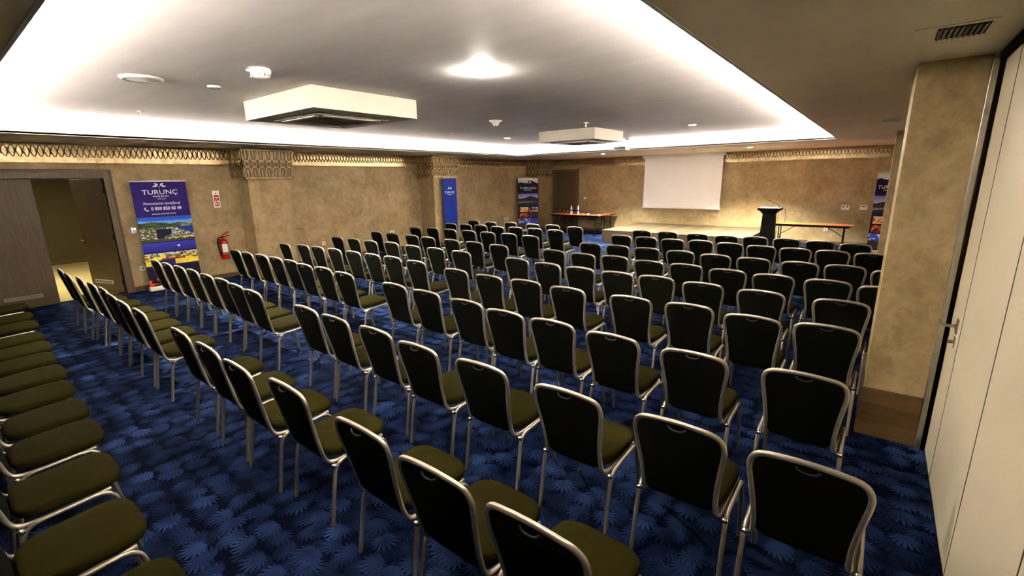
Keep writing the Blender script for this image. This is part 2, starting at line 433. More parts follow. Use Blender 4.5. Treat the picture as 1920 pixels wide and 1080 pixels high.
# second door, far wall
d2 = empty('door_2', (-10.35, YF, 0), kind='structure')
o = boxobj('door_frame', [(-10.98, -10.86, YF-0.05, YF, 0, 2.45), (-9.86, -9.74, YF-0.05, YF, 0, 2.45), (-10.86, -9.86, YF-0.05, YF, 2.33, 2.45)], M_FRAME, d2, 0.004); at(o, d2)
lf2 = boxobj('door_leaf', (-10.86, -9.86, YF-0.022, YF-0.002, 0.005, 2.33), M_DOOR2, d2); at(lf2, d2)
q = MB(); q.tube([(-10.78, YF-0.022, 1.03), (-10.78, YF-0.07, 1.03), (-10.66, YF-0.075, 1.03)], 0.009, 8); q.box(-10.80, -10.76, YF-0.03, YF-0.02, 0.94, 1.12)
q.build('door_handle', M_BRONZE, lf2)

# ------------------------------------------------------------------ golden frieze
def strip2d(mb, pts, wd, fn, t0, t1, mi=0):
    """a raised ribbon of width wd along 2-D points; fn(u, v, n) gives the 3-D point"""
    n = len(pts); L = []; R = []
    for i in range(n):
        a = pts[max(i-1, 0)]; c = pts[min(i+1, n-1)]
        dx, dy = c[0]-a[0], c[1]-a[1]; d = math.hypot(dx, dy) or 1
        nx, ny = -dy/d*wd/2, dx/d*wd/2
        L.append((pts[i][0]+nx, pts[i][1]+ny)); R.append((pts[i][0]-nx, pts[i][1]-ny))
    vs = []
    for l, r in zip(L, R):
        vs += [fn(l[0], l[1], t0), fn(l[0], l[1], t1), fn(r[0], r[1], t1), fn(r[0], r[1], t0)]
    fs = []
    for i in range(n-1):
        a = i*4; c = a+4
        fs += [(a, c, c+1, a+1), (a+1, c+1, c+2, a+2), (a+2, c+2, c+3, a+3)]
    mb.add(vs, fs, mi)
def frieze(name, fn, L, z0, z1):
    """plain lower band, upper band crossed by two pointed waves"""
    mb = MB()
    def slab(u0, u1, v0, v1, n0, n1, mi=0):
        p = [fn(u, v, n) for n in (n0, n1) for v in (v0, v1) for u in (u0, u1)]
        mb.add(p, [(0, 2, 3, 1), (4, 5, 7, 6), (0, 1, 5, 4), (2, 6, 7, 3), (0, 4, 6, 2), (1, 3, 7, 5)], mi)
    slab(0, L, z0, z1, 0.0, 0.012); slab(0, L, z0, z0+0.02, 0.012, 0.026); slab(0, L, z0+0.02, z0+0.075, 0.012, 0.018); slab(0, L, z1-0.012, z1, 0.012, 0.02)
    per = 0.175; va, vb = z0+0.085, z1-0.018; N = 12
    k0 = 0
    for ph in (0.0, 0.5):
        pts = []; n = int(L/per*N)
        for i in range(n+1):
            u = i*L/n; s = math.cos(2*math.pi*(u/per+ph))
            s = math.copysign(abs(s)**1.0, s)
            tri = 2*abs(2*((u/per+ph) % 1)-1)-1
            v = (va+vb)/2+(vb-va)/2*(0.3*s+0.7*tri)
            pts.append((u, v))
        strip2d(mb, pts, 0.013, fn, 0.012, 0.024, 1)
        for i in range(int(L/per)):   # small raised almond in each diamond
            uc = (i+0.25+ph/1.0*0.5*0+0.0)*per+ (0.0 if ph == 0 else per*0.5)
            if uc > L-per/2: continue
            rr = [(math.cos(a)*0.022, math.sin(a)*0.055) for a in (2*math.pi*j/8 for j in range(8))]
            vc = (va+vb)/2
            vs = [fn(uc+x, vc+y, 0.013) for x, y in rr]+[fn(uc, vc, 0.024)]
            mb.add(vs, [(j, (j+1) % 8, 8) for j in range(8)], 0)
    return mb
def fl(y0): return lambda u, v, n: (XL+n, y0+u, v)
def ff(x0): return lambda u, v, n: (x0+u, YF-n, v)
Z0, Z1 = 2.53, ZS-0.004
k = 1
for y0, y1 in ((YN+0.05, 4.57), (5.64, 10.02), (11.1, 15.87)):
    k += 1; struct('trim_%d' % k, frieze('f', fl(y0), y1-y0, Z0, Z1), [M_GOLD, M_BRONZE])
k += 1; struct('trim_%d' % k, frieze('f', ff(-10.95), 11.05, Z0, Z1), [M_GOLD, M_BRONZE])

# ------------------------------------------------------------------ pilasters on the left wall with carved capitals
def face_pattern(mb, fn, W, z0, z1):
    n = max(2, int(round(W/0.155))); p = W/n; H = z1-z0
    for i in range(n):
        uc = (i+0.5)*p; a = p*0.40
        # hanging U at the top
        pts = [(uc-a, z1)]+[(uc+a*math.cos(t)*-1, z0+H*0.72-a*1.1*math.sin(t)) for t in [math.pi*j/8 for j in range(9)]]+[(uc+a, z1)]
        strip2d(mb, pts, 0.020, fn, 0.0, 0.022, 0)
        strip2d(mb, [(uc, z1), (uc, z0+H*0.70)], 0.022, fn, 0.0, 0.018, 0)
        # standing U at the foot
        pts = [(uc-a, z0)]+[(uc-a*math.cos(t), z0+H*0.26+a*1.1*math.sin(t)) for t in [math.pi*j/8 for j in range(9)]]+[(uc+a, z0)]
        strip2d(mb, pts, 0.020, fn, 0.0, 0.022, 0)
        strip2d(mb, [(uc, z0), (uc, z0+H*0.28)], 0.022, fn, 0.0, 0.018, 0)
        # ring between them
        r = a*0.80; zc = z0+H*0.49
        pts = [(uc+r*math.cos(t), zc+r*1.15*math.sin(t)) for t in [2*math.pi*j/14 for j in range(15)]]
        strip2d(mb, pts, 0.014, fn, 0.0, 0.020, 0)
def pilaster(y0, y1, xf, which):
    root = empty('pilaster', (XL, (y0+y1)/2, 0), label=which, cat='pillar', group='pilasters along the left wall')
    o = boxobj('shaft', (XL+0.002, xf, y0, y1, 0, 2.24), M_WALL, root); at(o, root)
    o = boxobj('plinth', (XL+0.002, xf+0.014, y0-0.014, y1+0.014, 0, 0.1), M_SKIRT, root); at(o, root)
    mb = MB(); zb, zt = 2.20, ZS-0.005; e0, e1 = 0.07, 0.13; yb = y1 > 16.8
    ya = lambda e: y0-e; yc = lambda e: (y1 if yb else y1+e)
    xs = lambda e: xf+e
    v = [(XL, ya(e0), zb), (xs(e0), ya(e0), zb), (xs(e0), yc(e0), zb), (XL, yc(e0), zb), (XL, ya(e1), zt), (xs(e1), ya(e1), zt), (xs(e1), yc(e1), zt), (XL, yc(e1), zt)]
    mb.add(v, [(3, 2, 1, 0), (4, 5, 6, 7), (0, 1, 5, 4), (1, 2, 6, 5), (2, 3, 7, 6), (3, 0, 4, 7)], 1)
    def rel(z): t = (z-zb)/(zt-zb); return e0+(e1-e0)*t
    # front face (towards the room) and near side face
    W = y1-y0+(0 if yb else 2*e0); Ws = xf-XL+e0
    def fn_front(u, z, n): e = rel(z); t = u/W; return (xs(e)+n, ya(e)+t*(yc(e)-ya(e)), z)
    def fn_near(u, z, n): e = rel(z); t = u/Ws; return (XL+t*(xs(e)-XL), ya(e)-n, z)
    def fn_farside(u, z, n): e = rel(z); t = u/Ws; return (xs(e)+t*(XL-xs(e)), yc(e)+n, z)
    for fn, Wd in ((fn_front, W), (fn_near, Ws))+(() if yb else ((fn_farside, Ws),)):
        face_pattern(mb, fn, Wd, zb+0.05, zt-0.035)
        strip2d(mb, [(0, zb+0.022), (Wd, zb+0.022)], 0.044, fn, 0, 0.024, 0)
        strip2d(mb, [(0, zt-0.017), (Wd, zt-0.017)], 0.034, fn, 0, 0.024, 0)
    o = mb.build('capital', [M_GOLD, M_CAPBACK], root); at(o, root)
pilaster(4.65, 5.55, -11.09, 'plaster pilaster with gold carved capital beside the red fire extinguisher')
pilaster(10.1, 11.03, -11.0, 'plaster pilaster with gold carved capital behind the plain blue roll-up banner')
pilaster(15.95, YF, -11.07, 'shadowed corner pilaster with dark carved capital beside the far single door')

# right-hand pillars
def pillar(x0, x1, y0, y1, which, plinth):
    root = empty('pillar', (x0, y0, 0), label=which, cat='pillar')
    o = boxobj('shaft', (x0, x1, y0, y1, 0, ZS), M_WALL, root); at(o, root)
    if plinth:
        o = boxobj('plinth', [(x0-0.018, x1-0.005, y0-0.02, y1+0.01, 0, 0.41)], M_PLINTH, root, 0.003); at(o, root)
        o = boxobj('jamb', [(x1-0.004, x1+0.03, y0-0.05, y0+0.02, 0, ZS-0.03)], M_STEEL, root, 0.003); at(o, root)
    return root
pillar(0.135, 0.505, 4.47, 5.40, 'broad plaster pillar with wooden plinth standing next to the white partition', True)
pillar(0.135, 0.6, 11.4, 12.2, 'narrow strip of plaster pillar seen behind the broad near pillar', False)

# movable partition
def panel(y0, y1, which, door=False):
    root = empty('partition_panel', (XR, (y0+y1)/2, 0), label=which, cat='partition panel', group='movable partition panels on the right')
    o = boxobj('panel_board', (XR, XR+0.09, y0+0.003, y1-0.003, 0.03, ZS-0.05), M_PANEL, root, 0.002); at(o, root)
    o = boxobj('edge_strip', [(XR-0.002, XR+0.092, y0-0.0028, y0+0.0028, 0.03, ZS-0.05)], M_SEAM, root); at(o, root)
    o = boxobj('base_seal', (XR+0.004, XR+0.086, y0+0.003, y1-0.003, 0.0, 0.03), M_BLACK, root); at(o, root)
    if door:
        q = MB(); q.tube([(XR, 4.10, 1.10), (XR-0.085, 4.10, 1.10)], 0.011, 10); q.tube([(XR-0.085, 4.095, 1.10), (XR-0.088, 4.22, 1.10)], 0.011, 10)
        q.lathe([(0.0, 0.0), (0.0, 0.0)], n=3)
        q.box(XR-0.008, XR, 4.075, 4.125, 1.05, 1.15)
        o = q.build('lever_handle', M_STEEL, root, 0.002); at(o, root)
        q = MB(); q.box(XR-0.008, XR, 4.08, 4.12, 0.955, 1.025); q.tube([(XR, 4.10, 0.99), (XR-0.03, 4.10, 0.99)], 0.011, 10); q.box(XR-0.035, XR-0.028, 4.087, 4.113, 0.98, 1.0)
        o = q.build('lock', M_STEEL, root, 0.001); at(o, root)
panel(3.95, 4.40, 'narrow white partition panel with lever handle and lock beside the pillar', True)
panel(2.93, 3.95, 'wide white partition panel directly next to the lever handle panel')
panel(1.98, 2.93, 'white partition panel second from the lever handle, nearer the camera')
panel(1.0, 1.98, 'white partition panel at the bottom right corner, nearest to the camera')
b = MB(); b.box(XR, XR+0.09, YN, 0.997, 0, ZS-0.05); struct('wall_right', b, M_PANEL)
b = MB(); b.box(XR-0.03, XR+0.3, YN, 4.45, ZS-0.05, ZS-0.001); b.box(XR+0.092, XR+0.3, 4.40, 4.47, 0, ZS-0.05); b.box(XR+0.092, XR+0.11, YN, 4.4, 0, ZS-0.05)
struct('trim_7', b, M_BLACKMAT)

# ------------------------------------------------------------------ stage, screen, lectern
SX0, SX1, SY0, SZ = -7.1, -2.7, 13.9, 0.41
st = empty('stage', (SX0, SY0, 0), label='low wooden stage platform under the white projection screen', cat='stage')
o = boxobj('deck', (SX0, SX1, SY0, YF-0.001, SZ-0.03, SZ), M_STAGE, st, 0.003); at(o, st)
o = boxobj('front_panel', (SX0+0.005, SX1-0.005, SY0+0.005, SY0+0.03, 0, SZ-0.03), M_STAGEF, st); at(o, st)
o = boxobj('side_panel', (SX0+0.005, SX0+0.03, SY0+0.03, YF-0.001, 0, SZ-0.03), M_STAGEF, st); at(o, st)
o = boxobj('side_panel', (SX1-0.03, SX1-0.005, SY0+0.03, YF-0.001, 0, SZ-0.03), M_BLACK, st); at(o, st)
ps = empty('projection_screen', (-5.55, YF-0.14, 1.0), label='white pull-down projection screen hanging in front of the far wall', cat='projection screen')
o = boxobj('screen_case', (-6.98, -4.14, YF-0.2, YF-0.08, ZS-0.10, ZS-0.002), M_WHITE, ps, 0.004); at(o, ps)
o = boxobj('screen_fabric', (-6.90, -4.20, YF-0.152, YF-0.149, 1.0, ZS-0.10), M_SCREEN, ps); at(o, ps)
q = MB(); q.tube([(-6.93, YF-0.15, 0.99), (-4.17, YF-0.15, 0.99)], 0.018, 8); o = q.build('weight_bar', M_WHITE, ps); at(o, ps)

LXc, LYc = -2.30, 14.45
lec = empty('lectern', (LXc, LYc, 0), label='black lectern with gooseneck microphone standing at the right end of the stage', cat='lectern')
q = MB()
def frust(mb, z0, w0, d0, z1, w1, d1, mi=0, dy=0):
    v = [(-w0/2, -d0/2, z0), (w0/2, -d0/2, z0), (w0/2, d0/2, z0), (-w0/2, d0/2, z0), (-w1/2, -d1/2+dy, z1), (w1/2, -d1/2+dy, z1), (w1/2, d1/2+dy, z1), (-w1/2, d1/2+dy, z1)]
    mb.add(v, [(3, 2, 1, 0), (4, 5, 6, 7), (0, 1, 5, 4), (1, 2, 6, 5), (2, 3, 7, 6), (3, 0, 4, 7)], mi)
frust(q, 0, 0.46, 0.42, 0.06, 0.44, 0.40); frust(q, 0.06, 0.38, 0.30, 1.05, 0.30, 0.26)
q.build('body', M_BLACK, lec, 0.006)
q = MB(); frust(q, 1.05, 0.30, 0.26, 1.15, 0.46, 0.38); frust(q, 1.15, 0.54, 0.46, 1.215, 0.56, 0.48)
q.build('reading_top', M_BLACK, lec, 0.006)
q = MB(); frust(q, 1.215, 0.50, 0.42, 1.22, 0.50, 0.42); q.build('top_inlay', M_GRAY, lec)
q = MB(); q.tube(smooth_path([(0.20, 0.10, 1.22), (0.19, 0.10, 1.27), (0.13, 0.08, 1.33), (0.03, 0.05, 1.37), (-0.03, 0.04, 1.40)]), 0.006, 6)
q.tube([(-0.03, 0.04, 1.40), (-0.055, 0.035, 1.415)], 0.016, 8); q.lathe([(0.0, 0), (0.03, 0), (0.03, 0.012), (0, 0.012)], (0.20, 0.10, 1.22), 12)
q.build('gooseneck_microphone', M_BLACK, lec)
q = MB(); q.tube(smooth_path([(0.27, 0.1, 1.19), (0.34, 0.14, 1.17), (0.36, 0.18, 1.0), (0.35, 0.2, 0.80)]), 0.005, 6); q.tube(smooth_path([(0.16, 0.2, 1.12), (0.18, 0.24, 1.0), (0.17, 0.26, 0.7), (0.16, 0.26, 0.02)]), 0.005, 6)
q.build('cable', M_BLACK, lec)

# ------------------------------------------------------------------ folding tables
def table(cx, cy, L, W, which, rz=0, gap=0):
    root = empty('folding_table', (cx, cy, 0), rz, which, 'table', 'folding tables by the far wall')
    q = MB(); q.box(-L/2, L/2, -W/2, W/2, 0.725, 0.75); q.build('table_top', M_TABLE, root, 0.003)
    q = MB(); q.box(-L/2+0.08, L/2-0.08, -W/2+0.05, -W/2+0.07, 0.68, 0.725); q.box(-L/2+0.08, L/2-0.08, W/2-0.07, W/2-0.05, 0.68, 0.725)
    q.box(-L/2+0.002, L/2-0.002, -W/2-0.0015, -W/2+0.002, 0.722, 0.7485)
    q.build('apron', M_BLACK, root)
    for s in (-1, 1):
        x = s*(L/2-0.20)
        q = MB()
        for y in (-W/2+0.09, W/2-0.09): q.tube([(x, y, 0.70), (x, y, 0.0)], 0.014, 8)
        q.tube([(x, -W/2+0.09, 0.10), (x, W/2-0.09, 0.10)], 0.012, 8); q.tube([(x, -W/2+0.09, 0.42), (x, W/2-0.09, 0.42)], 0.012, 8)
        q.tube([(x, -W/2+0.09, 0.42), (x, 0, 0.25)], 0.010, 8); q.tube([(x, 0, 0.25), (x, W/2-0.09, 0.42)], 0.010, 8)
        q.build('leg_frame', M_BLACK, root)
        q = MB(); q.tube([(x, 0, 0.42), (x-s*0.42, 0, 0.70)], 0.010, 8); q.build('brace', M_BLACK, root)
    return root
table(-9.02, 15.62, 2.15, 0.72, 'reddish-brown folding table with glasses and water bottles, nearer one by the far door')
table(-9.02, 16.36, 2.15, 0.72, 'reddish-brown folding table pushed up behind the bottle table, against the far wall')
table(-1.37, 15.28, 1.92, 0.58, 'long narrow bare reddish folding table standing to the right of the lectern')

# bottles, glasses, things on the table
def bottle(x, y, which):
    r = empty('water_bottle', (x, y, 0.751), 0, which, 'bottle', 'water bottles on the table')
    q = MB(); q.lathe([(0, 0.001), (0.036, 0.001), (0.038, 0.02), (0.036, 0.09), (0.038, 0.19), (0.030, 0.24), (0.014, 0.285), (0.0135, 0.30)], n=16); q.build('bottle_body', M_PET, r)
    q = MB(); q.lathe([(0.0385, 0.10), (0.0388, 0.18)], n=16); q.build('bottle_label', M_BLUELAB, r)
    q = MB(); q.lathe([(0.0155, 0.29), (0.0155, 0.318), (0, 0.318)], n=12); q.build('cap', M_WHITE, r)
M_PET = NT('pet_plastic'); M_PET.set((0.92, 0.95, 0.98), 0.08); M_PET.b.inputs['Transmission Weight'].default_value = 0.6; M_PET = M_PET.mat
M_BLUELAB = plain('blue_label', (36, 60, 190), 0.4)
bottle(-9.27, 15.55, 'clear water bottle with blue label, next to the drinking glasses')
bottle(-8.97, 15.55, 'clear water bottle with blue label, farther from the drinking glasses')
for x, wh in ((-9.92, 'clear drinking glass at the left end of the row of four'), (-9.76, 'clear drinking glass second from the left in the row of four'),
              (-9.57, 'clear drinking glass third from the left in the row of four'), (-9.40, 'clear drinking glass right next to the first water bottle')):
    q = MB(); q.lathe([(0, 0.0), (0.034, 0.002), (0.034, 0.006), (0.006, 0.012), (0.006, 0.07), (0.026, 0.09), (0.036, 0.13), (0.033, 0.18), (0.030, 0.18), (0.033, 0.13), (0.024, 0.094), (0, 0.08)], n=16)
    o = q.build('drinking_glass', M_GLASS); o.location = (x, 15.50, 0.7505); tag(o, wh, 'glass', 'drinking glasses on the table')
M_PURP = plain('purple_cloth', (52, 36, 62), 0.8, var=0.15)
q = MB()
n = 10
for i in range(n):
    for j in range(5):
        def pp(i, j): return (-8.78+i*0.062+0.02*math.sin(j*1.7), 15.62+j*0.10+0.015*math.sin(i*1.3), 0.764+0.006*math.sin(i*2.1+j))
        q.add([pp(i, j), pp(i+1, j), pp(i+1, j+1), pp(i, j+1)], [(0, 1, 2, 3)])
o = q.build('folded_cloth', M_PURP); tag(o, 'dark purple cloth laid across the middle of the bottle table', 'cloth')
md = o.modifiers.new('thick', 'SOLIDIFY'); md.thickness = 0.005; md.offset = -1
q = MB(); q.box(-8.12, -7.97, 15.40, 15.64, 0.7512, 0.762); o = q.build('document_folder', M_PURP, None, 0.003); tag(o, 'dark folder lying at the right end of the bottle table', 'folder')
q = MB(); q.box(-8.10, -8.0, 15.42, 15.55, 0.7625, 0.7645); o = q.build('paper_sheet', M_WHITE); tag(o, 'white paper sheet lying on the dark folder', 'paper')
q = MB(); q.lathe([(0, 0), (0.035, 0), (0.04, 0.05), (0.03, 0.06), (0, 0.06)], n=14); o = q.build('sugar_bowl', M_WHITE); o.location = (-8.40, 15.30, 0.7505); tag(o, 'small white bowl standing alone near the front edge of the table', 'bowl')

# ------------------------------------------------------------------ wall plates
def plate(origin, facing, w_, h_, name, label, cat, holes=(), group=None, mat=None):
    """facing 'L' = on the left wall, 'F' = on the far wall"""
    if facing == 'L': fn = lambda u, v, n: (origin[0]+n, origin[1]+u, origin[2]+v)
    else: fn = lambda u, v, n: (origin[0]+u, origin[1]-n, origin[2]+v)
    r = empty(name, origin, 0, label, cat, group)
    def slab(mb, u0, u1, v0, v1, n0, n1):
        p = [Vector(fn(u, v, n))-Vector(origin) for n in (n0, n1) for v in (v0, v1) for u in (u0, u1)]
        mb.add(p, [(0, 2, 3, 1), (4, 5, 7, 6), (0, 1, 5, 4), (2, 6, 7, 3), (0, 4, 6, 2), (1, 3, 7, 5)])
    q = MB(); slab(q, -w_/2, w_/2, -h_/2, h_/2, 0.0, 0.012); q.build('cover_plate', mat or M_WHITE, r, 0.002)
    for (u, v, a, c, nm, m) in holes:
        q = MB(); slab(q, u-a/2, u+a/2, v-c/2, v+c/2, 0.012, 0.015); q.build(nm, m, r)
SO = lambda u=0: (u, 0, 0.045, 0.045, 'socket_hole', M_GRAY)
M_BLUELED = emit('blue_led', (0.3, 0.4, 1.0), 6)
plate((XL, 2.585, 1.23), 'L', 0.09, 0.12, 'light_switch', 'white switch plate with blue lights left of the purple banner', 'switch', [(-0.02, 0.03, 0.012, 0.012, 'indicator_light', M_BLUELED), (0.02, 0.03, 0.012, 0.012, 'indicator_light', M_BLUELED)])
plate((XL, 2.60, 0.46), 'L', 0.09, 0.09, 'wall_socket', 'white socket low on the wall left of the purple banner', 'socket', [SO()])
plate((XL, 6.60, 0.50), 'L', 0.09, 0.09, 'wall_socket', 'white socket low on the wall just right of the first pilaster', 'socket', [SO()])
plate((XL, 8.87, 0.58), 'L', 0.16, 0.09, 'wall_socket', 'white socket half hidden behind chair backs midway between two pilasters', 'socket', [SO()])
plate((XL, 14.5, 0.55), 'L', 0.24, 0.10, 'wall_socket', 'white triple socket left of the narrow landscape banner', 'socket', [SO(-0.07), (0, 0, 0.045, 0.045, 'socket_hole', M_BLACK), SO(0.07)])
plate((-9.44, YF, 1.30), 'F', 0.10, 0.09, 'light_switch', 'small white switch between far door and projection screen', 'switch')
plate((-0.73, YF, 1.12), 'F', 0.20, 0.13, 'wall_socket', 'white double outlet plate above the right-hand table', 'socket', [(-0.045, 0.02, 0.045, 0.03, 'socket_hole', M_BLACK), (0.045, 0.02, 0.045, 0.03, 'socket_hole', M_BLACK)])
plate((-0.30, YF, 1.13), 'F', 0.18, 0.13, 'thermostat', 'white thermostat near the right landscape banner', 'thermostat', [(0, 0.025, 0.12, 0.03, 'display', M_GRAY)])
plate((-1.14, YF, 0.45), 'F', 0.10, 0.10, 'wall_socket', 'white socket seen under the right-hand folding table', 'socket', [(0, 0, 0.03, 0.03, 'socket_hole', M_BLACK)])

# fire extinguisher and its sign
fe = empty('fire_extinguisher', (XL+0.11, 4.13, 0.45), 0, 'red fire extinguisher hanging on the wall left of the first pilaster', 'fire extinguisher')
q = MB(); q.lathe([(0, 0), (0.078, 0.0), (0.082, 0.02), (0.082, 0.37), (0.07, 0.42), (0.035, 0.455), (0.025, 0.47), (0, 0.47)], n=24); q.build('cylinder', M_RED, fe)
q = MB(); q.lathe([(0.03, 0.46), (0.03, 0.50), (0, 0.50)], n=12); q.tube([(0, -0.02, 0.50), (0, 0.02, 0.545), (0, 0.14, 0.60)], 0.012, 8); q.build('handle', M_RED, fe)
q = MB(); q.tube([(0, -0.02, 0.50), (0, 0.13, 0.515)], 0.010, 8); q.tube([(0, -0.05, 0.49), (0, -0.02, 0.49)], 0.014, 8); q.build('valve', M_BLACK, fe)
q = MB(); q.tube(smooth_path([(0, -0.04, 0.49), (0.01, -0.10, 0.46), (0.02, -0.13, 0.36), (0.02, -0.115, 0.2), (0.02, -0.095, 0.07)]), 0.013, 8); q.build('hose', M_BLACK, fe)
def arc_label(name, z0, z1, a0, a1, mat, r=0.0828):
    q = MB(); n = 8
    for i in range(n):
        t0 = math.radians(a0+(a1-a0)*i/n); t1 = math.radians(a0+(a1-a0)*(i+1)/n)
        q.add([(r*math.cos(t0), r*math.sin(t0), z0), (r*math.cos(t1), r*math.sin(t1), z0), (r*math.cos(t1), r*math.sin(t1), z1), (r*math.cos(t0), r*math.sin(t0), z1)], [(0, 1, 2, 3)])
    return q.build(name, mat, fe)
lb = arc_label('information_label', 0.11, 0.34, -50, 35, M_WHITE)
arc_label('green_label_band', 0.11, 0.155, -50, 35, plain('green_print', (20, 140, 120), 0.5), 0.0832)
arc_label('small_top_label', 0.36, 0.385, -35, 10, M_WHITE, 0.0800)
q = MB(); q.box(-0.11, -0.07, -0.05, 0.05, 0.38, 0.43); q.box(-0.11, -0.07, -0.05, 0.05, 0.06, 0.09); q.build('wall_bracket', M_RED, fe)
sg = empty('fire_sign', (XL, 4.165, 1.78), 0, 'small white and red fire sign above the extinguisher', 'sign')
q = MB(); q.box(0, 0.004, -0.068, 0.068, -0.185, 0.185); q.build('sign_board', M_WHITE, sg)
q = MB(); q.box(0.004, 0.0055, -0.048, 0.048, -0.155, 0.085); q.build('red_field', M_RED, sg)
q = MB(); q.box(0.0055, 0.0065, -0.035, 0.035, 0.03, 0.045); q.tube([(0.006, -0.02, -0.01), (0.006, 0.02, 0.02)], 0.006, 6)
q.box(0.0055, 0.0065, -0.034, -0.014, -0.13, -0.03); q.box(0.0055, 0.0065, 0.005, 0.034, -0.075, -0.03); q.box(0.0055, 0.0065, 0.005, 0.034, -0.13, -0.10)
q.build('white_pictogram', M_WHITE, sg)
q = MB(); q.box(0.004, 0.0052, -0.014, 0.014, 0.11, 0.14); q.build('small_mark', M_GRAY, sg)

# ------------------------------------------------------------------ roll-up banners
def col_mat(name):
    t = NT(name); a = t.n('ShaderNodeAttribute'); a.attribute_name = 'print'; n = t.noise(38, 4, 0.6)
    col = t.mix(0.35, a.outputs['Color'], t.mix(1.0, a.outputs['Color'], t.ramp(n, [(0.35, (0.35, 0.35, 0.35)), (0.62, (1.7, 1.7, 1.7))]), 'MULTIPLY'))
    return t.set(col, 0.55, spec=0.15)
M_PRINT = col_mat('printed_photo')
M_INK = plain('white_ink', (236, 232, 238), 0.4, var=0.01)
def vnoise(x, y, s=0):
    def h(i, j): return (math.sin(i*127.1+j*311.7+s*74.7)*43758.5453) % 1.0
    i, j = math.floor(x), math.floor(y); fx, fy = x-i, y-j
    fx = fx*fx*(3-2*fx); fy = fy*fy*(3-2*fy)
    return (h(i, j)*(1-fx)+h(i+1, j)*fx)*(1-fy)+(h(i, j+1)*(1-fx)+h(i+1, j+1)*fx)*fy
def picture(name, parent, u0, u1, v0, v1, n_, fun, nu=48, nv=48):
    """flat printed picture; local frame: x right, z up, -y towards the viewer"""
    vs = []; fs = []; cols = []
    for j in range(nv+1):
        for i in range(nu+1): vs.append((u0+(u1-u0)*i/nu, n_, v0+(v1-v0)*j/nv))
    for j in range(nv):
        for i in range(nu):
            a = j*(nu+1)+i; fs.append((a, a+1, a+nu+2, a+nu+1)); cols.append(lin(fun((i+0.5)/nu, (j+0.5)/nv)))
    me = bpy.data.meshes.new(name); me.from_pydata(vs, [], fs)
    at_ = me.color_attributes.new('print', 'FLOAT_COLOR', 'CORNER')
    k = 0
    for p, c in zip(me.polygons, cols):
        for _ in range(4): at_.data[k].color = (*c, 1); k += 1
    return link(name, me, parent, [M_PRINT])
def text(name, s, parent, x, z, size, width=None, n_=-0.004, mat=None, spacing=1.0, bold=0.0, align='CENTER'):
    cu = bpy.data.curves.new(name, 'FONT'); cu.body = s; cu.size = size; cu.align_x = align; cu.space_character = spacing
    cu.extrude = 0.0004; cu.offset = bold; cu.resolution_u = 3
    tmp = bpy.data.objects.new('tmp', cu); C.objects.link(tmp)
    dg = bpy.context.evaluated_depsgraph_get(); me = bpy.data.meshes.new_from_object(tmp.evaluated_get(dg))
    bpy.data.objects.remove(tmp); me.materials.clear()
    sx = 1.0
    if width:
        xs = [v.co.x for v in me.vertices]; sx = width/(max(xs)-min(xs))
    o = link(name, me, parent, [mat or M_INK])
    for v in me.vertices:
        a, b_, c_ = v.co; v.co = (x+a*sx, n_-c_, z+b_)
    return o
def petals(parent, cx, cz, s, mat, n_=-0.004):
    """emblem: a spray of five leaf shapes over a short curved stem"""
    q = MB()
    def leaf(x, z, ang, ln, wd):
        ca, sa = math.cos(ang), math.sin(ang); N = 8; up = []; dn = []
        for i in range(N+1):
            t = i/N; w_ = wd*math.sin(math.pi*t)**0.8
            up.append((x+ca*ln*t-sa*w_, z+sa*ln*t+ca*w_)); dn.append((x+ca*ln*t+sa*w_, z+sa*ln*t-ca*w_))
        for i in range(N):
            q.add([(dn[i][0], n_, dn[i][1]), (dn[i+1][0], n_, dn[i+1][1]), (up[i+1][0], n_, up[i+1][1]), (up[i][0], n_, up[i][1])], [(0, 1, 2, 3)])
    leaf(cx-0.12*s, cz-0.02*s, math.radians(192), 0.66*s, 0.09*s); leaf(cx-0.10*s, cz+0.05*s, math.radians(152), 0.50*s, 0.10*s)
    leaf(cx+0.12*s, cz-0.02*s, math.radians(-12), 0.66*s, 0.09*s); leaf(cx+0.10*s, cz+0.05*s, math.radians(28), 0.50*s, 0.10*s)
    leaf(cx+0.03*s, cz-0.06*s, math.radians(-104), 0.30*s, 0.035*s)
    o = q.build('emblem', mat, parent)
    md = o.modifiers.new('s', 'SOLIDIFY'); md.thickness = 0.0006
    return o
def banner(loc, rz, W, H, z0, mat, label, group='roll-up banners'):
    r = empty('rollup_banner', loc, rz, label, 'banner', group)
    q = MB(); q.box(-W/2, W/2, -0.0015, 0.0015, z0, z0+H); q.build('banner_sheet', mat, r)
    q = MB(); q.box(-W/2-0.02, W/2+0.02, -0.05, 0.07, 0.0, z0); q.build('base_cassette', M_WHITE, r, 0.012)
    q = MB(); q.box(-W/2-0.004, W/2+0.004, -0.008, 0.010, z0+H-0.004, z0+H+0.018); q.build('top_rail', M_STEEL, r, 0.002)
    q = MB(); q.tube([(0, 0.022, z0*0.9), (0, 0.022, z0+H)], 0.008, 8); q.build('support_pole', M_STEEL, r)
    return r
def mixc(a, b, t): t = max(0, min(1, t)); return tuple(a[i]*(1-t)+b[i]*t for i in range(3))
M_BPURP = plain('banner_purple', (44, 28, 108), 0.6, 0, 0.15, var=0.04, scale=2)
M_BBLUE = plain('banner_blue', (20, 48, 140), 0.6, 0, 0.15, var=0.04, scale=2)
M_BNAVY = plain('banner_navy', (20, 16, 46), 0.6, 0, 0.15, var=0.05, scale=2)

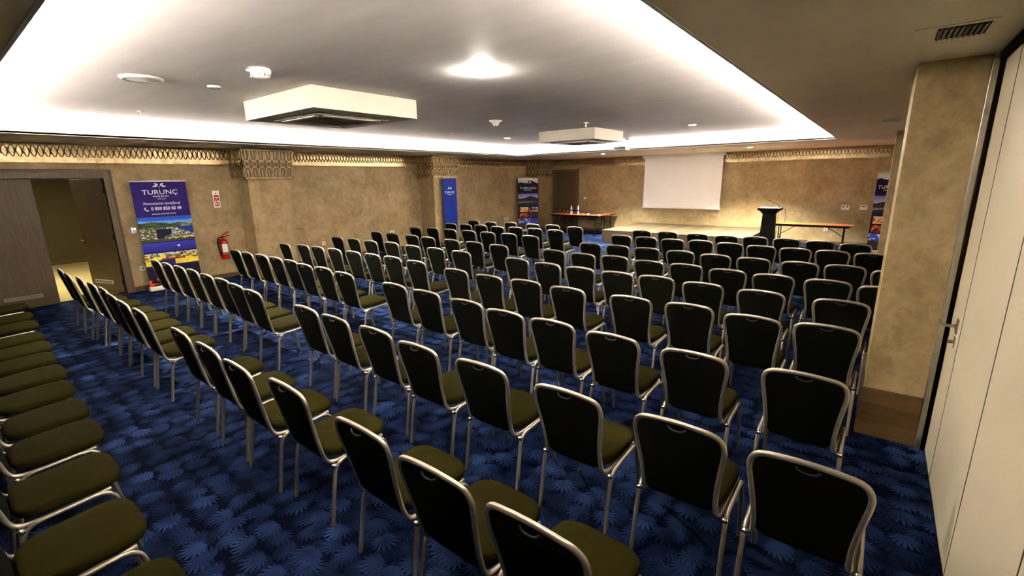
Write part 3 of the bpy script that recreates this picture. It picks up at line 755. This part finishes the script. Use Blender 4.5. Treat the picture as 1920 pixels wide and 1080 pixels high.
def bay(u, v):
    if v > 0.86-0.03*math.sin(u*3): return mixc((70, 130, 220), (40, 90, 200), v)
    ridge = 0.70+0.07*math.sin(u*5+0.6)+0.05*vnoise(u*9, 1)+(0.07*math.exp(-((u-0.78)/0.12)**2))
    if v > ridge: return mixc((120, 170, 232), (60, 120, 220), (v-ridge)*4)
    if v > 0.56+0.02*math.sin(u*9):
        c = mixc((44, 56, 40), (84, 104, 62), vnoise(u*14, v*14))
        if u > 0.62: c = mixc(c, (188, 176, 136), min(1, (u-0.62)*3.2)*vnoise(u*20, v*20, 3)*1.3)
        return c
    # sea at right and in the bay
    if u > 0.66 and v > 0.28+(1-u)*0.9-0.05: return (24, 64, 150)
    if 0.30 < u < 0.58 and 0.12 < v < 0.50 and (u-0.30)+(0.5-v) < 0.46: return (26, 24, 56)
    if v < 0.10: return (70, 78, 50)
    n = vnoise(u*34, v*34, 5)
    if n > 0.72: return (226, 220, 208)
    if u > 0.5 and n > 0.55: return (206, 176, 130)
    if 0.56 < u < 0.66 and 0.28 < v < 0.44: return (60, 150, 220)
    return mixc((62, 76, 44), (140, 134, 98), n)
def dusk_table(u, v):
    if v > 0.62: return mixc((44, 40, 140), (66, 72, 190), (v-0.62)*2.2) if not (abs(u-0.66) < 0.02 and abs(v-0.80) < 0.03) else (250, 240, 220)
    if v > 0.55: return (30, 30, 70)
    n = vnoise(u*26, v*22, 2)
    if v > 0.48: return (210, 205, 215) if n > 0.3 else (70, 60, 120)
    if v > 0.22:
        if 0.3 < u < 0.75 and v < 0.30: return (150, 50, 36)
        if n > 0.62: return (240, 222, 90)
        if n > 0.45: return (226, 196, 60)
        if n > 0.3: return (60, 72, 130)
        return (120, 110, 50)
    if u < 0.22 or u > 0.55: return (232, 208, 70)
    return (40, 34, 110)
def shore(u, v):
    if v > 0.80: return mixc((150, 150, 214), (96, 92, 176), (v-0.8)*4)
    ridge = 0.58+0.22*math.exp(-((u-0.62)/0.28)**2)+0.04*vnoise(u*10, 3)
    if v > ridge: return mixc((196, 188, 220), (120, 116, 190), (v-ridge)*4)
    if v > 0.36: return mixc((34, 34, 38), (72, 62, 54), vnoise(u*16, v*16))
    if v > 0.24+0.14*u: return mixc((196, 170, 140), (110, 96, 80), vnoise(u*20, v*20))
    return mixc((24, 34, 54), (48, 66, 84), v*3)
def food(u, v):
    if abs(u-0.5) < 0.02 or abs(v-0.5) < 0.03: return (20, 14, 30)
    n = vnoise(u*14, v*14, 1)
    if u < 0.5 and v > 0.5: return (236, 200, 150) if n > 0.45 else (200, 80, 40)
    if u > 0.5 and v > 0.5: return (216, 60, 40) if n > 0.6 else (230, 220, 210) if n > 0.4 else (60, 40, 44)
    if u < 0.5: return (226, 120, 40) if n > 0.5 else (120, 30, 26)
    return (74, 60, 90) if n > 0.5 else (36, 28, 50)
def pool(u, v):
    if v > 0.55: return (206, 214, 240) if vnoise(u*12, v*12, 4) > 0.55 and u < 0.6 else (60, 74, 190)
    return mixc((40, 40, 50), (90, 80, 84), vnoise(u*14, v*14))

# big purple banner at the left wall
B = banner((XL+0.23, 3.08, 0), math.pi/2, 0.93, 2.09, 0.085, M_BPURP, 'wide purple roll-up banner with phone number and bay photo beside the double door')
petals(B, 0.0, 2.10, 0.15, M_INK)
text('hotel_name', 'TURUNÇ', B, 0.0, 1.925, 0.13, 0.60)
text('small_lettering', 'PREMIUM', B, 0.0, 1.868, 0.045, 0.26)
text('small_lettering', 'MARMARIS', B, 0.0, 1.825, 0.026, 0.14)
text('slogan', 'Memnuniyetiniz ayrıcalığımız!', B, 0.0, 1.725, 0.068, 0.62)
text('phone_number', '0 850 850 00 49', B, 0.06, 1.615, 0.088, 0.52, bold=0.0015)
q = MB(); q.tube(smooth_path([(-0.30, -0.004, 1.675), (-0.305, -0.004, 1.64), (-0.285, -0.004, 1.615), (-0.25, -0.004, 1.605)]), [0.013]*13, 6); q.build('phone_symbol', M_INK, B)
text('web_address', 'www.turunchotels.com.tr', B, 0.0, 1.525, 0.052, 0.42)
picture('bay_photo', B, -0.465, 0.465, 0.98, 1.48, -0.003, bay, 64, 44)
picture('dinner_photo', B, -0.465, 0.465, 0.50, 0.96, -0.003, dusk_table, 64, 44)
picture('food_photo', B, -0.465, 0.465, 0.09, 0.47, -0.003, lambda u, v: ((200, 70, 40) if vnoise(u*9, v*9, 8) > 0.55 and v < 0.35 else (226, 120, 60) if vnoise(u*12, v*12, 9) > 0.75 and v < 0.4 else (26, 20, 40)), 48, 24)
# blue banner on the second pilaster
B = banner((-10.86, 10.65, 0), math.pi/2, 0.60, 2.08, 0.085, M_BBLUE, 'narrow plain blue roll-up banner standing against the second pilaster')
petals(B, 0, 1.85, 0.13, M_INK); text('hotel_name', 'TURUNÇ', B, 0, 1.69, 0.095, 0.44); text('small_lettering', 'PREMIUM', B, 0, 1.635, 0.035, 0.2)
def hill_top(u, v):
    h = 0.35+0.42*math.exp(-((u-0.62)/0.22)**2)+0.15*math.exp(-((u-0.12)/0.15)**2)
    return (24, 20, 52) if v < h else (214, 206, 200)
def photo_banner(loc, rz, label, W=0.8):
    B = banner(loc, rz, W, 2.02, 0.085, M_BNAVY, label); w2 = W/2
    picture('silhouette_print', B, -w2, w2, 1.82, 2.10, -0.003, hill_top, 32, 16)
    petals(B, 0.03*W, 1.96, 0.17, M_BNAVY if False else M_INK, -0.0045)
    text('hotel_name', 'TURUNÇ', B, 0, 1.70, 0.12, W*0.84, n_=-0.005); text('small_lettering', 'PREMIUM', B, 0, 1.64, 0.04, W*0.4, n_=-0.005)
    picture('coast_photo', B, -w2, w2, 1.02, 1.52, -0.003, shore, 40, 30)
    picture('food_photo', B, -w2*0.85, w2, 0.56, 0.98, -0.003, food, 40, 24)
    picture('pool_photo', B, -w2, w2, 0.12, 0.53, -0.003, pool, 32, 24)
    return B
photo_banner((-11.17, 15.33, 0), math.radians(38), 'narrow roll-up banner with coast photos in the far left corner', 0.80)
photo_banner((0.20, 15.6, 0), 0.0, 'roll-up banner with coast photos half hidden by the right pillars', 0.56)

# door stops by the double door
for y, x, lb in ((2.62, -11.50, 'small white door stop on the carpet right of the double door'), (2.86, -11.56, 'tiny white cap on the carpet behind the purple banner base')):
    q = MB(); q.lathe([(0, 0), (0.03, 0), (0.032, 0.02), (0.02, 0.035), (0, 0.035)], n=12); o = q.build('door_stop', M_WHITE); o.location = (x, y, 0); tag(o, lb, 'door stop')

# ------------------------------------------------------------------ ceiling fittings
def cassette(x0, x1, y0, y1, label):
    zb = 2.86-0.0
    r = empty('ceiling_air_conditioner', ((x0+x1)/2, (y0+y1)/2, ZT), 0, label, 'air conditioner', 'boxed air conditioners in the tray ceiling')
    hx, hy = (x1-x0)/2, (y1-y0)/2; d = zb-ZT
    q = MB(); q.box(-hx, hx, -hy, hy, d, -0.001); q.build('box_surround', M_BOX, r)
    q = MB(); s = 0.49; q.box(-s, s, -s, s, d-0.022, d); q.build('panel', M_GRAY, r, 0.006)
    for k in range(4):
        a = k*math.pi/2; m = Matrix.Rotation(a, 4, 'Z')
        q = MB(); q.box(-0.38, 0.38, 0.40, 0.455, d-0.030, d-0.021); o = q.build('air_flap', M_WHITE, r, 0.003); o.rotation_euler = (0, 0, a)
    q = MB(); q.box(-0.28, 0.28, -0.28, 0.28, d-0.026, d-0.022, 0)
    for k in range(14): q.box(-0.27, 0.27, -0.27+k*0.04, -0.258+k*0.04, d-0.030, d-0.026, 1)
    q.build('intake_grille', [M_LOUV, M_GRAY], r)
    return r
cassette(-6.22, -4.66, 2.68, 4.06, 'large boxed ceiling air conditioner nearest the camera')
cassette(-5.92, -4.58, 8.55, 9.85, 'smaller looking boxed ceiling air conditioner farther away near the projector')
def downlight(x, y, z, label, power=0, on=True, col=WW, ang=120, dome=False):
    r = empty('downlight', (x, y, z), 0, label, 'ceiling light', 'round recessed downlights')
    q = MB(); q.lathe([(0.085, 0), (0.09, -0.006), (0.07, -0.008), (0.068, -0.002)], n=24); q.build('trim_ring', M_WHITE, r)
    q = MB(); q.lathe([(0.0, -0.004), (0.069, -0.004)][::-1], n=24); q.build('diffuser', M_LAMP if on else M_OFFLAMP, r)
    if dome:
        q = MB(); q.lathe([(0.085, -0.001), (0.088, -0.016), (0.072, -0.034), (0.04, -0.044), (0, -0.047)], n=24); q.build('added_halo_dome', M_DOME, r)  # added glowing dome, there to spread a halo on the ceiling
    if power:
        s = spot('lamp', (x, y, z-0.02), power, col, ang); s.parent = r; s.location = (0, 0, -0.02)
    return r
downlight(-3.0, 3.42, ZT, 'bright round downlight in the middle of the raised ceiling', 190, dome=True)
downlight(-7.35, 3.42, ZT, 'downlight hidden behind the near boxed air conditioner', 190)
downlight(-3.04, 9.66, ZT, 'lit downlight in the raised ceiling toward the far right corner', 120)
downlight(-7.30, 9.2, ZT, 'small lit downlight left of the far boxed air conditioner', 120)
downlight(-2.97, 14.5, ZS, 'lit downlight in the lower ceiling right of the projection screen', 400, col=(1.0, 0.94, 0.82))
downlight(-7.19, 14.0, ZS, 'lit downlight in the lower ceiling left of the projection screen', 400, col=(1.0, 0.94, 0.82))
def smoke(x, y, z, s, label):
    r = empty('smoke_detector', (x, y, z), 0, label, 'smoke detector', 'ceiling detectors')
    q = MB(); q.lathe([(0.052*s, 0), (0.056*s, -0.012*s), (0.054*s, -0.026*s), (0, -0.026*s)], n=20); q.build('base', M_WHITE, r)
    q = MB(); q.lathe([(0.050*s, -0.026*s), (0.044*s, -0.045*s), (0.022*s, -0.054*s), (0, -0.055*s)], n=20); 
    q.build('sensor_dome', M_WHITE, r)
    q = MB()
    for k in range(10):
        a = 2*math.pi*k/10; c_, s_ = math.cos(a), math.sin(a)
        q.obox((0.046*s*c_-0.006*s_, 0.046*s*s_+0.006*c_, -0.042*s), (0.012*s_, -0.012*c_, 0), (0.004*c_, 0.004*s_, 0), (0, 0, 0.013*s))
    q.build('vent_slots', M_GRAY, r)
def sprinkler(x, y, z, label, s=1.0):
    r = empty('sprinkler_head', (x, y, z), 0, label, 'sprinkler', 'sprinkler heads')
    q = MB(); q.lathe([(0.034*s, 0), (0.036*s, -0.005*s), (0.012*s, -0.009*s), (0, -0.009*s)], n=16); q.build('escutcheon', M_WHITE, r)
    q = MB(); q.tube([(0, 0, -0.005), (0, 0, -0.028*s)], 0.007*s, 8)
    q.tube([(0.007*s, 0, -0.02*s), (0.013*s, 0, -0.035*s), (0.0, 0, -0.05*s)], 0.003*s, 6); q.tube([(-0.007*s, 0, -0.02*s), (-0.013*s, 0, -0.035*s), (0.0, 0, -0.05*s)], 0.003*s, 6)
    q.lathe([(0, -0.050*s), (0.018*s, -0.050*s), (0.018*s, -0.053*s), (0, -0.053*s)], n=12); q.build('nozzle', M_WHITE, r)
def disc(x, y, z, rad, label, name='ceiling_speaker', cat='ceiling speaker', cone=False):
    r = empty(name, (x, y, z), 0, label, cat)
    q = MB()
    if cone: q.lathe([(rad, 0), (rad, -0.01), (rad*0.55, -0.035), (rad*0.42, -0.07), (rad*0.36, -0.085), (0, -0.085)], n=24)
    else: q.lathe([(rad, 0), (rad*0.98, -0.012), (rad*0.86, -0.02), (0, -0.026)], n=28)
    q.build('cover', M_WHITE, r)
    if not cone:
        q = MB(); q.lathe([(rad*0.84, -0.021), (rad*0.84, -0.024), (rad*0.80, -0.024), (rad*0.80, -0.020)], n=28); q.build('rim', M_GRAY, r)
smoke(-4.36, 2.05, ZT, 1.5, 'white domed smoke detector above and right of the near air conditioner box')
sprinkler(-4.47, 2.02, ZT, 'tiny sprinkler head right beside the domed smoke detector', 1.1)
disc(-5.50, 1.49, ZT, 0.17, 'large flat round white disc in the ceiling at upper left')
disc(-5.45, 2.08, ZT, 0.062, 'small flat white ceiling disc above the near air conditioner box', 'ceiling_cover', 'ceiling cover')
sprinkler(-7.93, 2.08, ZT, 'sprinkler head at the left between ceiling disc and golden frieze', 1.1)
disc(-5.29, 6.35, ZT, 0.11, 'white funnel-shaped ceiling fitting in the middle of the tray', 'cone_detector', 'ceiling fitting', True)
sprinkler(-4.34, 7.78, ZT, 'sprinkler head just above the far air conditioner box', 1.4)
smoke(-5.20, 11.45, ZT, 1.3, 'small detector just right of the far air conditioner box')
disc(-7.33, 7.4, ZT, 0.05, 'tiny round ceiling cap left of centre near the far cove', 'ceiling_cover', 'ceiling cover')
disc(-4.30, 13.9, ZS, 0.05, 'tiny round cap in the lower ceiling above the screen', 'ceiling_cover', 'ceiling cover')
disc(0.02, 8.85, ZS, 0.12, 'round speaker in the lower ceiling left of the near pillar', 'ceiling_speaker', 'ceiling speaker')
v_ = empty('ceiling_vent', (0.27, 3.62, ZS), 0, 'louvred air vent in the low ceiling above the near pillar', 'vent')
q = MB(); q.box(-0.20, 0.13, -0.17, 0.17, -0.006, 0); q.build('frame', M_SOF, v_, 0.002)
q = MB()
for k in range(9): q.obox((-0.095+k*0.022, -0.13, -0.016), (0.012, 0, 0.010), (0, 0.26, 0), (0.002, 0, -0.003))
q.build('louvres', M_LOUV, v_)
q = MB(); q.box(-0.10, 0.105, -0.135, 0.135, -0.0075, -0.006); q.build('dark_opening', M_BLACK, v_)
pr = empty('projector', (-5.15, 11.0, ZT), 0, 'small grey and white projector hanging from the ceiling before the screen', 'projector')
q = MB(); q.box(-0.15, 0.15, -0.12, 0.12, -0.33, -0.245); q.build('housing', M_GRAY, pr, 0.01)
q = MB(); q.box(0.15, 0.165, -0.12, 0.12, -0.33, -0.245); q.box(-0.15, 0.15, -0.122, -0.119, -0.33, -0.31); q.build('side_cover', M_WHITE, pr, 0.004)
q = MB(); q.tube([(0, 0, -0.235), (0, 0, 0)], 0.012, 8); q.box(-0.05, 0.05, -0.05, 0.05, -0.245, -0.235); q.build('ceiling_mount', M_STEEL, pr)
q = MB(); q.tube([(0.05, 0.12, -0.285), (0.05, 0.145, -0.285)], 0.03, 12); q.build('lens', M_BLACK, pr)
# LED tape on the cove ledge
g2 = 0.20
q = MB()
for x0, x1, y0, y1 in ((TX0-g2-0.006, TX0-g2+0.006, TY0-g2, TY1+g2), (TX1+g2-0.006, TX1+g2+0.006, TY0-g2, TY1+g2), (TX0-g2, TX1+g2, TY0-g2-0.006, TY0-g2+0.006), (TX0-g2, TX1+g2, TY1+g2-0.006, TY1+g2+0.006)):
    q.box(x0, x1, y0, y1, ZS+t_, ZS+t_+0.004)
struct('trim_8', q, M_LED)

# corridor lamp
q = empty('corridor_lamp', (XL-2.2, 1.6, 2.7), 0, 'lamp panel in the corridor behind the double door', 'ceiling light')
bb = MB(); bb.box(-0.3, 0.3, -0.3, 0.3, -0.03, 0); bb.build('lamp_housing', M_WHITE, q)
bb = MB(); bb.box(-0.27, 0.27, -0.27, 0.27, -0.032, -0.03); bb.build('diffuser', emit('corridor_diffuser', (1.0, 0.86, 0.5), 2.0), q)
area('corridor_light', (XL-2.2, 1.6, 2.64), (0.55, 0.55), 20, (1.0, 0.84, 0.48))

# ------------------------------------------------------------------ CHAIRS
def chair_parts():
    """a stacking banquet chair facing +Y; the top of the back stands over the origin"""
    root = empty('banquet_chair')
    R = 0.0125
    side = [(0.205, 0.50, 0.428), (0.204, 0.36, 0.418), (0.201, 0.22, 0.410), (0.196, 0.150, 0.410), (0.191, 0.112, 0.425), (0.187, 0.092, 0.465), (0.187, 0.075, 0.54),
            (0.194, 0.055, 0.63), (0.205, 0.036, 0.72), (0.217, 0.018, 0.805), (0.218, 0.009, 0.855), (0.204, 0.003, 0.893), (0.172, -0.001, 0.914), (0.12, -0.003, 0.922), (0.06, -0.004, 0.9265)]
    pts = [(-x, y, z) for x, y, z in side]+[(0, -0.004, 0.928)]+side[::-1]
    q = MB(); q.tube(smooth_path(pts, 3), 0.0145, 8, flat=0.85); q.build('back_frame', M_METAL, root)
    for s in (-1, 1):
        q = MB(); q.tube(smooth_path([(s*0.235, 0.075, 0.0), (s*0.233, 0.105, 0.20), (s*0.232, 0.128, 0.34), (s*0.231, 0.145, 0.385), (s*0.230, 0.185, 0.413), (s*0.230, 0.26, 0.42), (s*0.230, 0.34, 0.424)], 3), R, 8); q.build('leg', M_METAL, root)
        q = MB(); q.tube(smooth_path([(s*0.234, 0.565, 0.0), (s*0.232, 0.535, 0.22), (s*0.231, 0.515, 0.35), (s*0.230, 0.495, 0.40), (s*0.230, 0.45, 0.428), (s*0.230, 0.34, 0.424)], 3), R, 8); q.build('leg', M_METAL, root)
        q = MB(); q.box(s*0.228-0.013, s*0.228+0.013, 0.125, 0.155, 0.384, 0.398); q.lathe([(0, 0.0), (0.016, 0.004), (0.016, 0.012), (0, 0.014)], (s*0.225, 0.128, 0.396), 10); q.build('linking_clip', M_CHROME, root)
    # upholstered back: grid fitted into the hoop
    prof = [(z, y, x) for x, y, z in side if 0.42 < z]
    def hoop(z):
        P = [(0.425, 0.112, 0.191)]+prof
        for a, b_ in zip(P, P[1:]):
            if a[0] <= z <= b_[0]: t = (z-a[0])/(b_[0]-a[0]+1e-9); return a[1]+(b_[1]-a[1])*t, a[2]+(b_[2]-a[2])*t
        return P[-1][1], P[-1][2]
    q = MB(); nz, nx = 16, 10; F = []; Bk = []
    zs = [0.435+(0.919-0.435)*i/nz for i in range(nz+1)]
    for z in zs:
        y, x = hoop(z)
        if z < 0.50: x = x*(0.70+0.30*math.sqrt(max(0, 1-((0.50-z)/0.066)**2)))
        x = max(x-0.004, 0.02)
        rf = []; rb = []
        for i in range(nx+1):
            s = -1+2*i/nx; e = (1-abs(s)**4); ez = math.sin(math.pi*min(1, max(0, (z-0.43)/0.50)))**0.4
            rf.append((s*x, y+0.010+0.020*e*ez, z)); rb.append((s*x, y-0.006-0.010*e*ez, z))
        F.append(rf); Bk.append(rb)
    def gridadd(G, flip):
        vs = [p for r_ in G for p in r_]; fs = []
        for j in range(nz):
            for i in range(nx):
                a = j*(nx+1)+i; f = (a, a+1, a+nx+2, a+nx+1); fs.append(f[::-1] if flip else f)
        q.add(vs, fs, 0, True)
    gridadd(F, True); gridadd(Bk, False)
    for i in range(nx):
        q.add([F[0][i], F[0][i+1], Bk[0][i+1], Bk[0][i]], [(0, 1, 2, 3)]); q.add([F[-1][i], F[-1][i+1], Bk[-1][i+1], Bk[-1][i]], [(3, 2, 1, 0)])
    for j in range(nz):
        q.add([F[j][0], F[j+1][0], Bk[j+1][0], Bk[j][0]], [(3, 2, 1, 0)]); q.add([F[j][-1], F[j+1][-1], Bk[j+1][-1], Bk[j][-1]], [(0, 1, 2, 3)])
    q.build('backrest', M_BFAB, root)
    # hand grip below the top rail
    q = MB(); q.tube(smooth_path([(-0.045, -0.014, 0.908), (-0.03, -0.022, 0.896), (0, -0.024, 0.892), (0.03, -0.022, 0.896), (0.045, -0.014, 0.908)], 2), 0.005, 6, flat=1.3); q.build('hand_grip', M_GRIP, root)
    # seat cushion: rounded outline, crowned top
    N = 40; out = []
    for k_ in range(N):
        a = 2*math.pi*k_/N; ca, sa = math.cos(a), math.sin(a); p = 4.2
        r_ = (abs(ca)**p+abs(sa)**p)**(-1/p); x, y = ca*r_, sa*r_
        wx = 0.205+0.02*(y+1)/2
        out.append((x*wx, 0.345+y*0.225))
    q = MB(); c = (0, 0.345)
    levels = [(0.90, 0.432), (0.985, 0.440), (1.0, 0.458), (0.995, 0.474), (0.965, 0.485), (0.86, 0.492), (0.6, 0.498), (0.3, 0.500)]
    vs = []; fs = []
    for s, z in levels:
        for x, y in out: vs.append((x*s, c[1]+(y-c[1])*s, z+0.008*((y-c[1])*s/0.22)))
    L = len(levels)
    for j in range(L-1):
        for k_ in range(N): fs.append((j*N+k_, j*N+(k_+1) % N, (j+1)*N+(k_+1) % N, (j+1)*N+k_))
    vs.append((0, c[1], 0.5005)); 
    for k_ in range(N): fs.append(((L-1)*N+k_, (L-1)*N+(k_+1) % N, len(vs)-1))
    vs.append((0, c[1], 0.430)); 
    for k_ in range(N): fs.append(((k_+1) % N, k_, len(vs)-1))
    q.add(vs, fs, 0, True); q.build('seat', M_FAB, root)
    return root

ROWS = [
 (((-5.5, 1.11), (-6.05, 1.11), (-6.55, 1.12), (-7.07, 1.15), (-7.57, 1.14), (-8.19, 1.13), (-8.64, 1.09), (-9.26, 1.1)),
  ((-4.41, 1.12), (-3.81, 1.11), (-3.24, 1.09), (-2.64, 1.13), (-1.85, 1.11), (-1.3, 1.09), (-0.78, 1.09))),
 (((-5.42, 2.13), (-5.94, 2.16), (-6.45, 2.2), (-6.93, 2.2), (-7.53, 2.22), (-7.97, 2.21), (-8.42, 2.2), (-8.88, 2.19)),
  ((-4.24, 2.12), (-3.7, 2.1), (-3.1, 2.1), (-2.52, 2.05), (-1.9, 2.06), (-1.23, 2.05), (-0.6, 2.07), (-0.05, 2.06))),
 (((-5.47, 3.32), (-6.06, 3.37), (-6.53, 3.36), (-7.09, 3.42), (-7.6, 3.43), (-8.11, 3.43), (-8.59, 3.41), (-9.15, 3.43)),
  ((-4.35, 3.27), (-3.76, 3.24), (-3.11, 3.2), (-2.55, 3.12), (-2.03, 3.12), (-1.45, 3.08), (-0.83, 3.06), (-0.18, 3.09))),
 (((-5.35, 4.46), (-5.99, 4.52), (-6.51, 4.51), (-7.06, 4.51), (-7.65, 4.51), (-8.19, 4.49), (-8.7, 4.48), (-9.11, 4.37)),
  ((-4.37, 4.32), (-3.73, 4.26), (-3.17, 4.29), (-2.56, 4.24), (-1.82, 4.25), (-1.25, 4.29), (-0.69, 4.21), (-0.16, 4.26))),
 (((-5.45, 5.53), (-6.11, 5.56), (-6.72, 5.55), (-7.47, 5.64), (-8.04, 5.56), (-8.68, 5.59), (-9.27, 5.57)),
  ((-4.21, 5.47), (-3.59, 5.38), (-3.04, 5.35), (-2.48, 5.33), (-1.98, 5.35), (-1.41, 5.28), (-0.81, 5.23), (-0.12, 5.22))),
 (((-5.39, 6.46), (-6.08, 6.54), (-6.72, 6.56), (-7.45, 6.58), (-8.05, 6.65), (-8.76, 6.67), (-9.4, 6.69)),
  ((-4.19, 6.47), (-3.59, 6.4), (-3.06, 6.45), (-2.46, 6.32), (-1.94, 6.33), (-1.38, 6.24), (-0.85, 6.19), (-0.3, 6.19), (0.2, 6.1))),
 (((-5.69, 7.87), (-6.34, 7.96), (-6.95, 7.95), (-7.58, 7.98), (-8.19, 7.96), (-8.85, 7.99), (-9.35, 7.86)),
  ((-4.07, 7.53), (-3.52, 7.52), (-2.97, 7.49), (-2.39, 7.45), (-1.83, 7.37), (-1.29, 7.33), (-0.71, 7.31), (-0.2, 7.34), (0.24, 7.19))),
 (((-5.84, 9.08), (-6.47, 9.14), (-7.05, 9.13), (-7.57, 9.04), (-8.21, 9.12), (-8.7, 9.07), (-9.28, 9.07)),
  ((-4.1, 8.9), (-3.55, 8.87), (-2.99, 8.8), (-2.52, 8.87), (-1.96, 8.78), (-1.44, 8.7), (-0.94, 8.68), (-0.45, 8.69), (0.07, 8.66))),
 (((-5.79, 9.89), (-6.56, 10.07), (-7.14, 10.0), (-8.01, 10.14), (-8.57, 9.95), (-9.38, 10.11)),
  ((-4.09, 9.95), (-3.51, 9.98), (-2.86, 9.91), (-2.28, 9.86), (-1.78, 9.95), (-1.24, 9.95), (-0.7, 9.86), (-0.18, 9.72)))]
BACK_ROW = [(-2.10, -0.19), (-2.76, -0.19), (-3.42, -0.15), (-4.04, -0.10), (-4.56, -0.08), (-5.11, -0.07), (-5.66, -0.04), (-6.2, -0.03), (-6.71, 0.01), (-7.23, 0.02), (-7.94, 0.06), (-8.53, 0.09), (-9.3, 0.12)]


def spread(lst, sgn, gap=0.503):
    out = [list(lst[0])]
    for x, y in lst[1:]:
        px = out[-1][0]
        if sgn < 0: x = min(x, px-gap)
        else: x = max(x, px+gap)
        out.append([x, y])
    return out
ORD = ['first', 'second', 'third', 'fourth', 'fifth', 'sixth', 'seventh', 'eighth', 'ninth', 'tenth', 'eleventh', 'twelfth', 'thirteenth']
proto = chair_parts(); parts = children(proto); used = False
def place_chair(x, y, label, rz=0.0):
    global used
    if not used: r = proto; used = True
    else:
        r = proto.copy(); C.objects.link(r)
        for p in parts:
            c = p.copy(); C.objects.link(c); c.parent = r
    r.location = (x, y, 0); r.rotation_euler = (0, 0, rz)
    tag(r, label, 'chair', 'banquet chairs in rows facing the stage')
for i, (left, right) in enumerate(ROWS):
    rown = 'front' if i == 8 else ORD[8-i]
    for side, lst in (('left', spread(left, -1)), ('right', spread(right, 1))):
        for k_, (x, y) in enumerate(lst):
            pos = 'beside the aisle' if k_ == 0 else '%s from the aisle' % ORD[k_]
            rz = random.uniform(-0.012, 0.012)
            if side == 'left' and i == 4 and False: rz = 0
            rowtxt = 'front row by the stage' if i == 8 else '%s row from the stage' % rown
            place_chair(x, y, 'dark banquet chair %s of the aisle, %s, %s' % (side, rowtxt, pos), rz)
for k_, (x, y) in enumerate(spread(BACK_ROW, -1, 0.503)):
    place_chair(x, y, 'olive seat in the rearmost row at lower left, %s up from the bottom' % ORD[k_])
